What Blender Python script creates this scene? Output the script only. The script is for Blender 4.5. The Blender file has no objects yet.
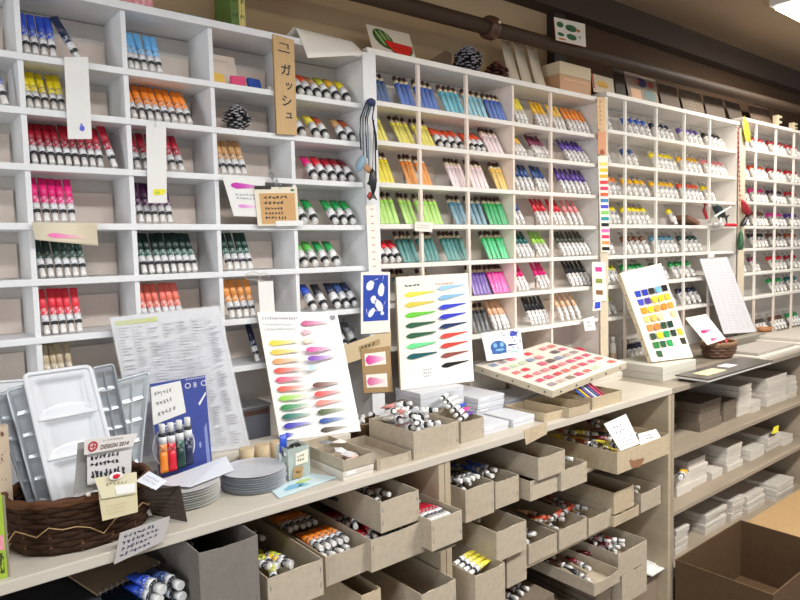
import bpy, math, random
from mathutils import Vector, Matrix
random.seed(7)
R = random.random
def U(a, b): return a + (b - a) * random.random()
scene = bpy.context.scene
COL = scene.collection

# ------------------------------------------------------------------ camera
F = 659.0
CX = Vector((0.77554134, -0.63078407, -0.02543804))     # camera right in world (X along the shelves, Y into them, Z up)
CY = Vector((-0.06573999, -0.04061946, -0.99700969))    # camera down in world
CZ = Vector((0.62786455, 0.77489452, -0.07296981))      # viewing direction in world
CAM = Vector((0, 0, 1.5))
def ray(px, py): return CX * (px - 400) + CY * (py - 300) + CZ * F
def atY(px, py, y):
    r = ray(px, py); return CAM + r * (y / r.y)
def atZ(px, py, z):
    r = ray(px, py); return CAM + r * ((z - 1.5) / r.z)
def atX(px, py, x):
    r = ray(px, py); return CAM + r * (x / r.x)
def proj(p):
    d = Vector(p) - CAM
    w = d.dot(CZ); return 400 + F * d.dot(CX) / w, 300 + F * d.dot(CY) / w
def xat(px, y, z):          # X of the point on the line (y, z = const) seen at column px
    x = 1.0
    lo, hi = -1.0, 12.0
    for _ in range(40):
        m = (lo + hi) / 2
        if proj((m, y, z))[0] < px: lo = m
        else: hi = m
    return lo
cam_d = bpy.data.cameras.new('camera'); cam = bpy.data.objects.new('camera', cam_d); COL.objects.link(cam)
cam_d.sensor_width = 36; cam_d.lens = F / 800 * 36; cam_d.clip_start = 0.02
M = Matrix((CX, -CY, -CZ)).transposed().to_4x4(); M.translation = CAM
cam.matrix_world = M
scene.camera = cam

# ------------------------------------------------------------------ materials
def lin(c):
    if isinstance(c, str):
        c = tuple(int(c[i:i + 2], 16) / 255 for i in (0, 2, 4))
    return tuple((v / 12.92 if v <= .04045 else ((v + .055) / 1.055) ** 2.4) for v in c)
_m = {}
def mat(col, rough=.5, metal=0, vary=0, scale=40, bump=0, alpha=1, trans=0, emit=0, stretch=None, spec=.5, key=None):
    k = (col, rough, metal, vary, scale, bump, alpha, trans, emit, stretch, spec)
    if k in _m: return _m[k]
    m = bpy.data.materials.new(key or 'surface_%d' % len(_m)); m.use_nodes = True
    nt = m.node_tree; b = nt.nodes['Principled BSDF']
    c = lin(col)
    b.inputs['Base Color'].default_value = (*c, 1)
    b.inputs['Roughness'].default_value = rough
    b.inputs['Metallic'].default_value = metal
    b.inputs['Specular IOR Level'].default_value = spec
    if alpha < 1: b.inputs['Alpha'].default_value = alpha
    if trans: b.inputs['Transmission Weight'].default_value = trans
    if emit:
        b.inputs['Emission Color'].default_value = (*c, 1); b.inputs['Emission Strength'].default_value = emit
    if vary or bump:
        tc = nt.nodes.new('ShaderNodeTexCoord'); mp = nt.nodes.new('ShaderNodeMapping'); n = nt.nodes.new('ShaderNodeTexNoise')
        nt.links.new(tc.outputs['Object'], mp.inputs[0]); nt.links.new(mp.outputs[0], n.inputs['Vector'])
        mp.inputs['Scale'].default_value = stretch or (1, 1, 1)
        n.inputs['Scale'].default_value = scale; n.inputs['Detail'].default_value = 5; n.inputs['Roughness'].default_value = .65
        if vary:
            r = nt.nodes.new('ShaderNodeValToRGB')
            r.color_ramp.elements[0].position = .3; r.color_ramp.elements[1].position = .7
            r.color_ramp.elements[0].color = (*[v * (1 - vary) for v in c], 1)
            r.color_ramp.elements[1].color = (*[min(1, v * (1 + vary * .5)) for v in c], 1)
            nt.links.new(n.outputs['Fac'], r.inputs[0]); nt.links.new(r.outputs[0], b.inputs['Base Color'])
        if bump:
            bp = nt.nodes.new('ShaderNodeBump'); bp.inputs['Strength'].default_value = bump; bp.inputs['Distance'].default_value = .002
            nt.links.new(n.outputs['Fac'], bp.inputs['Height']); nt.links.new(bp.outputs[0], b.inputs['Normal'])
    _m[k] = m; return m
def mat_print(base, ink, thr=.55, scale=260, stretch=(1, 1, .45)):
    """printed label: flecks of ink on a base colour"""
    k = ('print', base, ink, thr, scale, stretch)
    if k in _m: return _m[k]
    m = mat(base, .4, vary=.05, scale=scale, key='printed_label_%d' % len(_m)).copy()
    nt = m.node_tree
    r = [n for n in nt.nodes if n.type == 'VALTORGB'][0]; r.color_ramp.interpolation = 'CONSTANT'
    mp = [n for n in nt.nodes if n.type == 'MAPPING'][0]; mp.inputs['Scale'].default_value = stretch
    r.color_ramp.elements[0].position = 0; r.color_ramp.elements[0].color = (*lin(base), 1)
    r.color_ramp.elements[1].position = thr; r.color_ramp.elements[1].color = (*lin(ink), 1)
    _m[k] = m; return m

# ------------------------------------------------------------------ mesh collecting
class G:
    def __init__(s): s.v = []; s.f = []; s.m = []; s.s = []
    def add(s, vs, fs, m=0, smooth=False):
        o = len(s.v); s.v += [tuple(v) for v in vs]
        for f in fs: s.f.append(tuple(i + o for i in f)); s.m.append(m); s.s.append(smooth)
    def hexa(s, c, m=0):      # c: bottom 4 ccw from above, top 4
        s.add(c, [(0, 3, 2, 1), (4, 5, 6, 7), (0, 1, 5, 4), (1, 2, 6, 5), (2, 3, 7, 6), (3, 0, 4, 7)], m)
    def box(s, x0, x1, y0, y1, z0, z1, m=0):
        if x1 < x0: x0, x1 = x1, x0
        if y1 < y0: y0, y1 = y1, y0
        if z1 < z0: z0, z1 = z1, z0
        s.hexa([(x0, y0, z0), (x1, y0, z0), (x1, y1, z0), (x0, y1, z0), (x0, y0, z1), (x1, y0, z1), (x1, y1, z1), (x0, y1, z1)], m)
    def loft(s, rings, n=10, m=0, cap=True, smooth=True, T=None):   # rings of (z, rx, ry)
        vs = []
        for z, rx, ry in rings:
            for i in range(n):
                a = 2 * math.pi * i / n
                p = Vector((rx * math.cos(a), ry * math.sin(a), z))
                vs.append(T @ p if T else p)
        fs = []
        for k in range(len(rings) - 1):
            for i in range(n):
                j = (i + 1) % n
                fs.append((k * n + i, k * n + j, (k + 1) * n + j, (k + 1) * n + i))
        s.add(vs, fs, m, smooth)
        if cap:
            o = len(s.v) - len(vs)
            s.f.append(tuple(o + i for i in range(n))[::-1]); s.m.append(m); s.s.append(False)
            q = o + (len(rings) - 1) * n
            s.f.append(tuple(q + i for i in range(n))); s.m.append(m); s.s.append(False)
    def tube(s, pts, r, n=6, m=0, closed=False):
        pts = [Vector(p) for p in pts]; vs = []; L = len(pts)
        for i, p in enumerate(pts):
            t = (pts[(i + 1) % L] - pts[i - 1]) if closed else (pts[min(i + 1, L - 1)] - pts[max(i - 1, 0)])
            t.normalize()
            a = t.cross(Vector((0, 0, 1)))
            if a.length < .05: a = t.cross(Vector((1, 0, 0)))
            a.normalize(); b = t.cross(a)
            rr = r[i] if isinstance(r, (list, tuple)) else r
            for k in range(n):
                w = 2 * math.pi * k / n; vs.append(p + a * (rr * math.cos(w)) + b * (rr * math.sin(w)))
        fs = []
        for i in range(L if closed else L - 1):
            j = (i + 1) % L
            for k in range(n):
                l = (k + 1) % n; fs.append((i * n + k, i * n + l, j * n + l, j * n + k))
        if not closed:
            fs.append(tuple(range(n))); fs.append(tuple((L - 1) * n + k for k in range(n))[::-1])
        s.add(vs, fs, m, True)
    def mesh(s, name, mats):
        me = bpy.data.meshes.new(name); me.from_pydata(s.v, [], s.f); me.update()
        for x in (mats if isinstance(mats, (list, tuple)) else [mats]): me.materials.append(x)
        me.polygons.foreach_set('material_index', s.m); me.polygons.foreach_set('use_smooth', s.s)
        return me
    def build(s, name, mats, parent=None, bevel=0, loc=None):
        o = bpy.data.objects.new(name, s.mesh(name, mats)); COL.objects.link(o)
        if parent: o.parent = parent
        if loc: o.location = loc
        if bevel:
            b = o.modifiers.new('edge', 'BEVEL'); b.width = bevel; b.segments = 2; b.limit_method = 'ANGLE'; b.angle_limit = math.radians(50)
        return o
def tag(o, label=None, cat=None, group=None, kind=None):
    if label: o['label'] = label
    if cat: o['category'] = cat
    if group: o['group'] = group
    if kind: o['kind'] = kind
    return o
def empty(name, loc, label, cat, group=None, rot=None):
    o = bpy.data.objects.new(name, None); COL.objects.link(o); o.location = loc; o.empty_display_size = .02
    if rot: o.rotation_euler = rot
    return tag(o, label, cat, group)
def inst(me, name, parent=None, loc=None, rot=None):
    o = bpy.data.objects.new(name, me); COL.objects.link(o)
    if parent: o.parent = parent
    if loc is not None: o.location = loc
    if rot: o.rotation_euler = rot
    return o
def copy_tree(o, parent=None):
    c = o.copy(); COL.objects.link(c); c.parent = parent
    for ch in list(o.children): copy_tree(ch, c)
    return c

# a flat board or card: four world corners (bottom left, bottom right, top right, top left as seen), thickness, prints laid on the face
class Panel:
    def __init__(s, bl, br, tr, tl, th=.002, curl=0, nu=1, nv=1):
        s.c = [Vector(p) for p in (bl, br, tr, tl)]
        s.n = ((s.c[1] - s.c[0]).cross(s.c[3] - s.c[0])).normalized()   # towards the viewer (-Y)
        if s.n.dot(CAM - s.c[0]) < 0: s.n = -s.n
        s.th = th; s.curl = curl; s.g = G(); s.mats = []; s.nu, s.nv = nu, nv
    def at(s, u, v, off=0):
        a = s.c[0].lerp(s.c[1], u); b = s.c[3].lerp(s.c[2], u); p = a.lerp(b, v)
        if s.curl: p = p + s.n * (s.curl * ((1 - v) ** 2))
        return p + s.n * off
    def mi(s, m):
        if m not in s.mats: s.mats.append(m)
        return s.mats.index(m)
    def face(s, m, edge=None):
        nu, nv = s.nu, (s.nv if not s.curl else 8)
        i = s.mi(m); e = s.mi(edge or m); vs = []
        for off in (0, -s.th):
            for b in range(nv + 1):
                for a in range(nu + 1): vs.append(s.at(a / nu, b / nv, off))
        W = nu + 1; N = W * (nv + 1)
        fr = []; bk = []
        for b in range(nv):
            for a in range(nu):
                q = b * W + a; fr.append((q, q + 1, q + W + 1, q + W)); bk.append((N + q, N + q + W, N + q + W + 1, N + q + 1))
        s.g.add(vs, fr, i, bool(s.curl))
        o = len(s.g.v) - len(vs)
        def more(fs, m):
            for f in fs: s.g.f.append(tuple(o + k for k in f)); s.g.m.append(m); s.g.s.append(False)
        more(bk, i)
        sides = []
        for a in range(nu):
            sides.append((a, N + a, N + a + 1, a + 1)); t = nv * W + a; sides.append((t, t + 1, N + t + 1, N + t))
        for b in range(nv):
            t = b * W; sides.append((t, t + W, N + t + W, N + t)); t = b * W + nu; sides.append((t, N + t, N + t + W, t + W))
        more(sides, e)
        return s
    def poly(s, pts, m, off=.0006):
        s.g.add([s.at(u, v, off) for u, v in pts], [tuple(range(len(pts)))], s.mi(m))
        return s
    def rect(s, u0, v0, u1, v1, m, off=.0006): return s.poly([(u0, v0), (u1, v0), (u1, v1), (u0, v1)], m, off)
    def blob(s, u, v, ru, rv, m, off=.0006, n=14, rag=0, rot=0):
        P = []
        for i in range(n):
            a = 2 * math.pi * i / n; k = 1 + U(-rag, rag)
            x, y = ru * math.cos(a) * k, rv * math.sin(a) * k
            P.append((u + x * math.cos(rot) - y * math.sin(rot), v + x * math.sin(rot) + y * math.cos(rot)))
        return s.poly(P, m, off)
    def stroke(s, u0, v, L, h, m, m2=None, up=0, off=.0006):
        """brush stroke: fat wet head on the left that thins out to the right; m2 = the paler tail"""
        def prof(t): return h * (math.sin(min(1, t * 4.2) * math.pi / 2) ** .7) * (1 - .82 * max(0, (t - .22) / .78) ** .8)
        T = [i / 16 for i in range(17)]
        def strip(a, b, mm, o):
            ts = [t for t in T if a <= t <= b]
            top = [(u0 + L * t, v + up * t + prof(t) / 2) for t in ts]; bot = [(u0 + L * t, v + up * t - prof(t) / 2) for t in ts]
            s.poly(bot + top[::-1], mm, o)
        strip(0, .5 if m2 else 1, m, off)
        if m2: strip(.5, 1, m2, off)
        return s
    def fade(s, u0, v, L, h, hexc, up=0, to='efece6', off=.0006, p=1.0):
        """brush stroke whose pigment thins towards the right"""
        a = [int(hexc[i:i + 2], 16) for i in (0, 2, 4)]; b = [int(to[i:i + 2], 16) for i in (0, 2, 4)]
        def prof(t): return h * (math.sin(min(1, t * 5) * math.pi / 2) ** .6) * (1 - .7 * max(0, (t - .2) / .8) ** .9)
        N = 9
        for k in range(N):
            t0, t1 = k / N, (k + 1) / N; w = ((k + .5) / N) ** p * .95
            c = ''.join('%02x' % int(x + (y - x) * w) for x, y in zip(a, b)); ts = [t0 + (t1 - t0) * i / 3 for i in range(4)]
            s.poly([(u0 + L * t, v + up * t - prof(t) / 2) for t in ts] + [(u0 + L * t, v + up * t + prof(t) / 2) for t in ts[::-1]], mat(c, .4), off)
        return s
    def scrib(s, u0, v0, u1, v1, m, lines=3, dens=9, w=.012, off=.0007, asp=1):
        """rows of small handwritten strokes"""
        for l in range(lines):
            vv = v1 - (l + .5) * (v1 - v0) / lines; hh = (v1 - v0) / lines * .62
            n = int(dens * U(.75, 1)); du = (u1 - u0) / dens
            for k in range(n):
                uc = u0 + (k + .5) * du
                for _ in range(3):
                    a = U(0, math.pi); q = Vector((math.cos(a) * du * .34, math.sin(a) * hh * .42))
                    c = Vector((uc + U(-.2, .2) * du, vv + U(-.2, .2) * hh)); p = Vector((-math.sin(a), math.cos(a) * asp)) * w * .5
                    s.poly([tuple(c - q - p), tuple(c + q - p), tuple(c + q + p), tuple(c - q + p)], m, off)
        return s
    def text(s, body, u, v, size, m, off=.0008, sx=1, rot=0, bold=.012):
        """lettering laid on the face; u, v = lower left of the first glyph, size = height as a share of the board's v"""
        cu = bpy.data.curves.new('t', 'FONT'); cu.body = body; cu.size = 1; cu.offset = bold
        o = bpy.data.objects.new('t', cu); COL.objects.link(o)
        dg = bpy.context.evaluated_depsgraph_get(); me = bpy.data.meshes.new_from_object(o.evaluated_get(dg))
        H = (s.c[3] - s.c[0]).length; W = (s.c[1] - s.c[0]).length; i = s.mi(m)
        cr, sr = math.cos(rot), math.sin(rot)
        vs = [s.at(u + (q.co.x * cr - q.co.y * sr) * size * sx * H / W, v + (q.co.x * sr + q.co.y * cr) * size, off) for q in me.vertices]
        s.g.add(vs, [tuple(p.vertices) for p in me.polygons], i)
        bpy.data.objects.remove(o); bpy.data.meshes.remove(me); bpy.data.curves.remove(cu)
        return s
    def build(s, name, parent=None, **k): return s.g.build(name, s.mats, parent, **k)
def vcard(tl, tr, br, bl, y, th=.0015, curl=0, yb=None):
    """upright card from its four picture corners in the plane Y = y (bottom corners at yb)"""
    yb = y if yb is None else yb
    return Panel(atY(*bl, yb), atY(*br, yb), atY(*tr, y), atY(*tl, y), th, curl)
def lean(tl, tr, br, bl, zb, yt, th=.006):
    """board standing on the height zb and leaning back to the plane Y = yt at its top"""
    return Panel(atZ(*bl, zb), atZ(*br, zb), atY(*tr, yt), atY(*tl, yt), th)

# ------------------------------------------------------------------ the setting
YF, YB = 1.60, 1.735           # front edge and back of the pigeon holes
CT = .968                      # worktop height
WHITE = mat('e8e9ea', .45, vary=.06, scale=9, bump=.1)
WHITE2 = mat('ece8e1', .45, vary=.06, scale=9, bump=.1)
BACKP = mat('dcd6cf', .7, vary=.08, scale=6)
CREAM = mat('ecdccf', .6, vary=.08, scale=14)
WARM = mat('d9cbb2', .5, vary=.1, scale=12, bump=.1)
CARD = mat('b2a591', .85, vary=.13, scale=55, bump=.15)
CARD2 = mat('b9a88c', .85, vary=.13, scale=55, bump=.15)
GREYCARD = mat('77716a', .85, vary=.12, scale=55, bump=.15)
KRAFT = mat('a98a60', .85, vary=.1, scale=60, bump=.1)
DARK = mat('1b1c1f', .5)
PAPER = mat('e9e8e4', .6, vary=.02, scale=20)
PAPERW = mat('f2ece0', .6, vary=.03, scale=20)
INK = mat('2a2830', .6)
INKG = mat('8a8a95', .6)
SILV = mat('b8bcc0', .3, metal=.8)

g = G(); g.box(-3, 9, -3, 1.9, -.03, 0)
tag(g.build('floor', mat('5b4f45', .5, vary=.15, scale=5)), kind='structure')
g = G(); g.box(-3, 9, -3, 1.9, 2.575, 2.62)
tag(g.build('ceiling', mat('a08a70', .8, vary=.06, scale=3)), kind='structure')
g = G(); g.box(-3, 9, 1.77, 1.9, 0, 2.575)
tag(g.build('wall_back', mat('c2a884', .8, vary=.12, scale=5, bump=.25, stretch=(.5, 1, 3))), kind='structure')
g = G(); g.box(-3, 9, 1.70, 1.77, 2.46, 2.575)
tag(g.build('trim_1', mat('46352a', .8, vary=.2, scale=4, stretch=(.2, 1, 4))), kind='structure')
g = G(); g.box(2.321, 9, 1.752, 1.7695, 2.0, 2.4595)
tag(g.build('trim_3', mat('544030', .85, vary=.2, scale=5, bump=.2, stretch=(.4, 1, 3), spec=.2)), kind='structure')
g = G(); g.box(2.25, 2.32, 1.73, 1.77, 2.1, 2.46)
tag(g.build('trim_2', mat('2c211a', .6, vary=.2, scale=4)), kind='structure')
g = G()
g.box(-3, -2.9, -3, -1.6, 0, 2.575); g.box(-3, -2.9, 1.0, 1.77, 0, 2.575)
g.box(-3, -2.9, -1.6, 1.0, 0, .5); g.box(-3, -2.9, -1.6, 1.0, 2.3, 2.575)
tag(g.build('wall_left', mat('cfc8bc', .8, vary=.05, scale=4)), kind='structure')
wn = G(); wn.box(-2.96, -2.94, -1.6, 1.0, .5, 2.3)  # window out of view, added as a source for the cool light from the left
w1 = tag(wn.build('added_window_1', mat('eef4ff', .1, trans=.9, spec=.5)), kind='structure')
fr = G()
for a, b in ((-1.6, -1.54), (-.33, -.27), (.94, 1.0)): fr.box(-2.98, -2.92, a, b, .5, 2.3)
fr.box(-2.98, -2.92, -1.54, .94, .5, .56); fr.box(-2.98, -2.92, -1.54, .94, 2.24, 2.3)
fr.build('added_window_frame', mat('4a4a4c', .4), w1)

# pipe along the wall
g = empty('wall_pipe', (0, 0, 0), 'thick dark brown pipe running along the wall above the shelves', 'pipe')
p = G(); p.tube([(-1.5, 1.62, 2.235), (2, 1.62, 2.272), (8, 1.62, 2.335)], .026, 14); p.build('pipe_length', mat('42301f', .65, vary=.15, scale=6), g)
c = atY(490, 27, 1.62); zc = 2.235 + .037 * (c.x + 1.5) / 3.5
p = G(); T = Matrix.Translation((c.x, 1.62, zc)) @ Matrix.Rotation(math.pi / 2, 4, 'Y')
p.loft([(-.022, .036, .036), (-.014, .040, .040), (.014, .040, .040), (.022, .036, .036)], 16, T=T)
p.build('pipe_joint', mat('54392a', .35), g)
p = G(); p.loft([(-.006, .001, .001), (-.004, .006, .006), (.004, .006, .006), (.006, .001, .001)], 10, T=Matrix.Translation((c.x + .004, 1.579, zc + .01)))
p.build('bolt_head', mat('e6d3b0', .2, metal=.6), g)
for hx in (-.4, 6.2):
    zc = 2.235 + .037 * (hx + 1.5) / 3.5
    p = G(); p.tube([(hx, 1.62 + .03 * math.sin(a), zc + .03 * math.cos(a)) for a in [i * math.pi / 8 for i in range(16)]], .005, 6, closed=True)
    p.box(hx - .01, hx + .01, 1.645, 1.77, zc - .006, zc + .006)
    p.build('pipe_bracket', mat('3a2b1e', .5), g)

# ------------------------------------------------------------------ upper shelving units
ROW = ['top', 'second', 'third', 'fourth', 'fifth', 'sixth', 'seventh', 'eighth']
UNITS = [
    dict(n='left', x0=-.15, x1=1.19, div=[.07, .285, .5, .71, .935], z=[1.939, 1.826, 1.708, 1.582, 1.461, 1.335, 1.211], top=2.088, m=WHITE, th=.015),
    dict(n='second', x0=1.192, x1=2.375, div=[1.395, 1.608, 1.845, 2.056], z=[1.955, 1.838, 1.712, 1.586, 1.464, 1.340, 1.205], top=2.104, m=WHITE2, th=.015),
    dict(n='third', x0=2.41, x1=3.62, div=[2.56, 2.81, 3.06, 3.31], z=[1.985, 1.848, 1.716, 1.592, 1.461, 1.335, 1.2], top=2.135, m=WHITE2, th=.015),
    dict(n='far right', x0=3.66, x1=5.9, div=[3.84, 4.10, 4.36, 4.62, 4.88, 5.14, 5.4], z=[2.01, 1.855, 1.725, 1.592, 1.47, 1.335, 1.2], top=2.165, m=WHITE2, th=.015),
]
for u in UNITS:
    lab = {'left': 'cool white pigeonhole shelf unit nearest the camera, full of gouache tubes',
           'second': 'white pigeonhole shelf unit behind the two swatch boards, full of slim tubes',
           'third': 'white pigeonhole shelf unit with white-bodied tubes, behind the colour patch board',
           'far right': 'farthest white pigeonhole shelf unit with mostly red tubes'}[u['n']]
    e = empty('shelf_unit', (u['x0'], YF, CT), lab, 'shelf unit')
    e_loc = Vector(e.location)
    def sub(gg, name, m, bevel=.0015):
        gg.v = [tuple(Vector(v) - e_loc) for v in gg.v]; return gg.build(name, m, e, bevel)
    t = u['th']
    q = G(); q.box(u['x0'], u['x1'], YB, YB + .01, CT + .0005, u['top'] - .02); sub(q, 'back_panel', BACKP, 0)
    q = G(); q.box(u['x0'], u['x0'] + .018, YF, YB, CT + .0005, u['top'] - .0185); sub(q, 'side_panel', u['m'])
    q = G(); q.box(u['x1'] - .018, u['x1'], YF, YB, CT + .0005, u['top'] - .0185); sub(q, 'side_panel', u['m'])
    q = G(); q.box(u['x0'] - (.0 if u['n'] != 'left' else 0), u['x1'], YF - .006, YB + .03, u['top'] - .018, u['top']); sub(q, 'top_board', u['m'])
    zs = u['z'] + ([1.09] if u['n'] == 'left' else [])
    if u['n'] == 'left': zs = u['z']
    for z in zs:
        q = G(); q.box(u['x0'] + .0185, u['x1'] - .0185, YF - .001, YB, z - t, z); sub(q, 'shelf_board', u['m'])
    for d in u['div']:
        top = u['top'] - .0185
        for k, z in enumerate(zs):
            full = u['n'] == 'left' or abs(d - 1.845) < .001
            q = G(); q.box(d - .0055, d + .0055, YF + (.004 if full else -.0005), YB if full else YF + .010, z, (top if k == 0 else zs[k - 1] - t))
            sub(q, 'divider', CREAM if u['n'] == 'second' else u['m'], 0)
        if u['n'] != 'left':
            q = G(); q.box(d - .0055, d + .0055, YF + (.004 if u['n'] == 'second' else -.0005), YB if u['n'] == 'second' else YF + .01, CT + .0005, zs[-1] - t); sub(q, 'divider', CREAM, 0)
    # cream backing cards at the back of each pigeonhole
    xs = [u['x0'] + .018] + u['div'] + [u['x1'] - .018]
    if u['n'] in ('left', 'second'):
        for k, z in enumerate(zs):
            for a, b in zip(xs, xs[1:]):
                if b < .15 and u['n'] == 'left' and b < .1: continue
                w = b - a
                q = G(); q.box(a + w * .2, b - w * (.05 if u['n'] == 'left' else .2), YB - .008, YB - .003, z + .001, z + (.080 if u['n'] == 'left' else .080)); sub(q, 'backing_card', CREAM, 0)
UZ = {u['n']: u for u in UNITS}
# posts' facing strips between the units are parts of the right-hand neighbours
for x0, x1, n in ((1.168, 1.216, 'white facing post between the first and second shelf units'), (2.352, 2.405, 'cream facing post between the second and third shelf units'), (3.602, 3.672, 'pale facing post between the third and far right shelf units')):
    q = G(); q.box(x0, x1, YF - .014, YF - .0075, CT + .002, 2.085 if x0 < 2 else 2.1)
    tag(q.build('facing_post', WHITE if x0 < 2 else WARM, bevel=.001), n, 'post')

# ------------------------------------------------------------------ paint tubes
COLS = dict(
    blue='2b4fc0', lightblue='6db4ea', yellow='f2dc1e', orange='f08a2a', crimson='a8142c', magenta='e8207c', purple='4c1248',
    darkgreen='123a30', blackgreen='0f2b25', coral='ee3c4c', salmon='ee7a68', paleorange='f0a050', beige='cdbb9c', tan='c99a66', navy='1d2747',
    red='d81e30', green='1b9a4a', lightgreen='5fbf4e', yellowgreen='c9cf2a', darkred='8c1420', amber='f2b71c', rust='b0522c', pinkish='d98a84', cyan='5cc0d6',
    lime='a5dc5a', teal='1f6a66', steel='4f7f96', emerald='2fbf6c', lemon='f2e24c', gold='f0c050', peach='f0c09a', blush='f2d8da', violet='5a3a9c', olive='4c5040',
    black='24262a', grey='8b8f94', brown='6c4632', plum='7c2c4c', denim='37538c', royal='3c62c4', sky='8ad0e6', hotpink='e83aa0', white='e8e6e0', redorange='e0522c', maroon='6a1420', silver='a9aeb2', rosy='f08a8c')
CW = mat('ecebe8', .35); CB = mat('17181c', .35); CS = mat('d5d3cf', .35, spec=.6)
def cm(c): return mat(COLS[c], .35, vary=.04, scale=60)
def lighter(c, k=.45):
    h = COLS[c]; r = [int(h[i:i + 2], 16) for i in (0, 2, 4)]
    return ''.join('%02x' % int(v + (255 - v) * k) for v in r)
def darker(c, k=.6):
    h = COLS[c]; return ''.join('%02x' % int(int(h[i:i + 2], 16) * k) for i in (0, 2, 4))
_tm = {}
def tube_parts(kind, c, rad):
    """list of (part name, mesh); the tube stands on local z = 0"""
    k = (kind, c, rad)
    if k in _tm: return _tm[k]
    P = []; r = rad
    def part(name, rings, m, n=12):
        q = G(); q.loft(rings, n); P.append((name, q.mesh(name, m)))
    if kind == 'A':      # cap down, long colour body, white band, black band, white cap
        part('cap', [(0, r * .72, r * .72), (.002, r * .78, r * .78), (.020, r * .74, r * .74)], CW)
        part('collar_band', [(.0202, r * .8, r * .8), (.024, r * .98, r * .98), (.0275, r, r)], mat_print('202228', 'd0d0d4', .60, 300))
        part('label', [(.0276, r * 1.01, r * 1.01), (.0435, r * 1.01, r * 1.01)], mat_print('e4e4e6', '74747e', .60, 260))
        part('color_band', [(.0436, r * 1.005, r * 1.005), (.060, r * 1.0, r * .95)], mat_print(COLS[c] if c not in ('darkgreen', 'blackgreen') else '2f6656', lighter(c, .7), .53, 240))
        part('tube_body', [(.0601, r, r * .95), (.085, r * 1.02, r * .55), (.104, r * 1.05, r * .14), (.109, r * 1.05, r * .14)], mat(COLS[c], .35, vary=.06, scale=50))
    elif kind == 'B':    # cap up: coloured body crimped at the foot, pale ring, dark cap
        part('tube_body', [(0, r * 1.06, r * .14), (.005, r * 1.06, r * .14), (.032, r * 1.03, r * .55), (.072, r, r)], mat(lighter(c, .3), .35, vary=.05, scale=60))
        part('color_band', [(.0721, r, r), (.084, r, r)], mat(COLS[c], .35))
        part('collar_ring', [(.0842, r * .98, r * .98), (.096, r * .9, r * .9)], mat('e2d2b0', .4))
        part('cap', [(.0962, r * .7, r * .7), (.098, r * .82, r * .82), (.113, r * .78, r * .78)], mat('4c342a', .4))
    elif kind == 'C':    # cap down: colour upper half, white lower half with dark lettering
        part('cap', [(0, r * .7, r * .7), (.014, r * .74, r * .74)], CW)
        part('label', [(.0142, r * .8, r * .8), (.018, r, r), (.056, r, r)], mat_print('efebea', darker(c, .5), .6, 170, (1, 1, .8)))
        part('tube_body', [(.0561, r, r), (.09, r * 1.03, r * .5), (.116, r * 1.05, r * .14)], mat(COLS[c], .35, vary=.05, scale=60))
    elif kind == 'E':    # fat tube, cap towards the viewer, white label with dark script
        part('cap', [(0, r * .62, r * .62), (.002, r * .7, r * .7), (.014, r * .68, r * .68)], CW)
        part('collar_band', [(.0142, r * .75, r * .75), (.018, r * .95, r * .95), (.023, r, r)], CB)
        part('label', [(.0231, r, r), (.050, r, r)], mat_print('eeeeee', '33343a', .6, 130))
        part('tube_body', [(.0501, r, r), (.075, r * 1.05, r * .55), (.094, r * 1.12, r * .13)], mat(COLS[c], .35, vary=.05, scale=60))
    else:                # D: small in the picture, one mesh: white body, colour ring, silver crimp
        q = G(); ms = [CW, mat(COLS[c], .4), mat('b3ada8', .35, metal=.3), mat_print('e4e2de', '8e8a92', .55, 95)]
        q.loft([(0, r * .55, r * .55), (.016, r * .6, r * .6)], 10, 0)
        q.loft([(.0161, r * .8, r * .8), (.02, r, r), (.060, r, r)], 10, 3)
        q.loft([(.0601, r, r), (.086, r * 1.02, r * .7)], 10, 1)
        q.loft([(.0861, r, r * .65), (.100, r * 1.05, r * .3), (.112, r * 1.05, r * .12)], 10, 2)
        P.append((None, q.mesh('paint_tube', ms)))
    _tm[k] = P; return P
_tp = {}
def tube(kind, c, rad, loc, rot, name, label, cat, group):
    """rot: euler; the first tube of a kind and colour is built, the rest are copies"""
    P = tube_parts(kind, c, rad); k = (kind, c, rad, name)
    if P[0][0] is None:
        o = bpy.data.objects.new(name, P[0][1]); COL.objects.link(o)
    elif k in _tp:
        o = _tp[k].copy(); COL.objects.link(o)
        for ch in _tp[k].children:
            d = ch.copy(); COL.objects.link(d); d.parent = o
    else:
        o = bpy.data.objects.new(name, None); COL.objects.link(o); o.empty_display_size = .01
        for n, me in P: inst(me, n, o)
        _tp[k] = o
    o.location = loc; o.rotation_euler = rot
    return tag(o, label, cat, group)
NAMES = dict(lightblue='light blue', darkgreen='dark green', blackgreen='blackish green', paleorange='pale orange', lightgreen='light green',
             yellowgreen='yellow-green', darkred='dark red', pinkish='dusty pink', hotpink='hot pink', redorange='red-orange', royal='royal blue', denim='denim blue',
             sky='pale sky blue', steel='steel blue', lime='lime green', plum='plum red', rosy='rosy pink')
SPEC = {'left': ('gouache_tube', 'gouache tube'), 'second': ('watercolor_tube', 'watercolor tube'), 'third': ('paint_tube', 'paint tube'), 'far right': ('paint_tube', 'paint tube')}
ORD = ['first', 'second', 'third', 'fourth', 'fifth', 'sixth', 'seventh', 'eighth', 'ninth']
seen_lab = {}; seen_objs = {}
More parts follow.
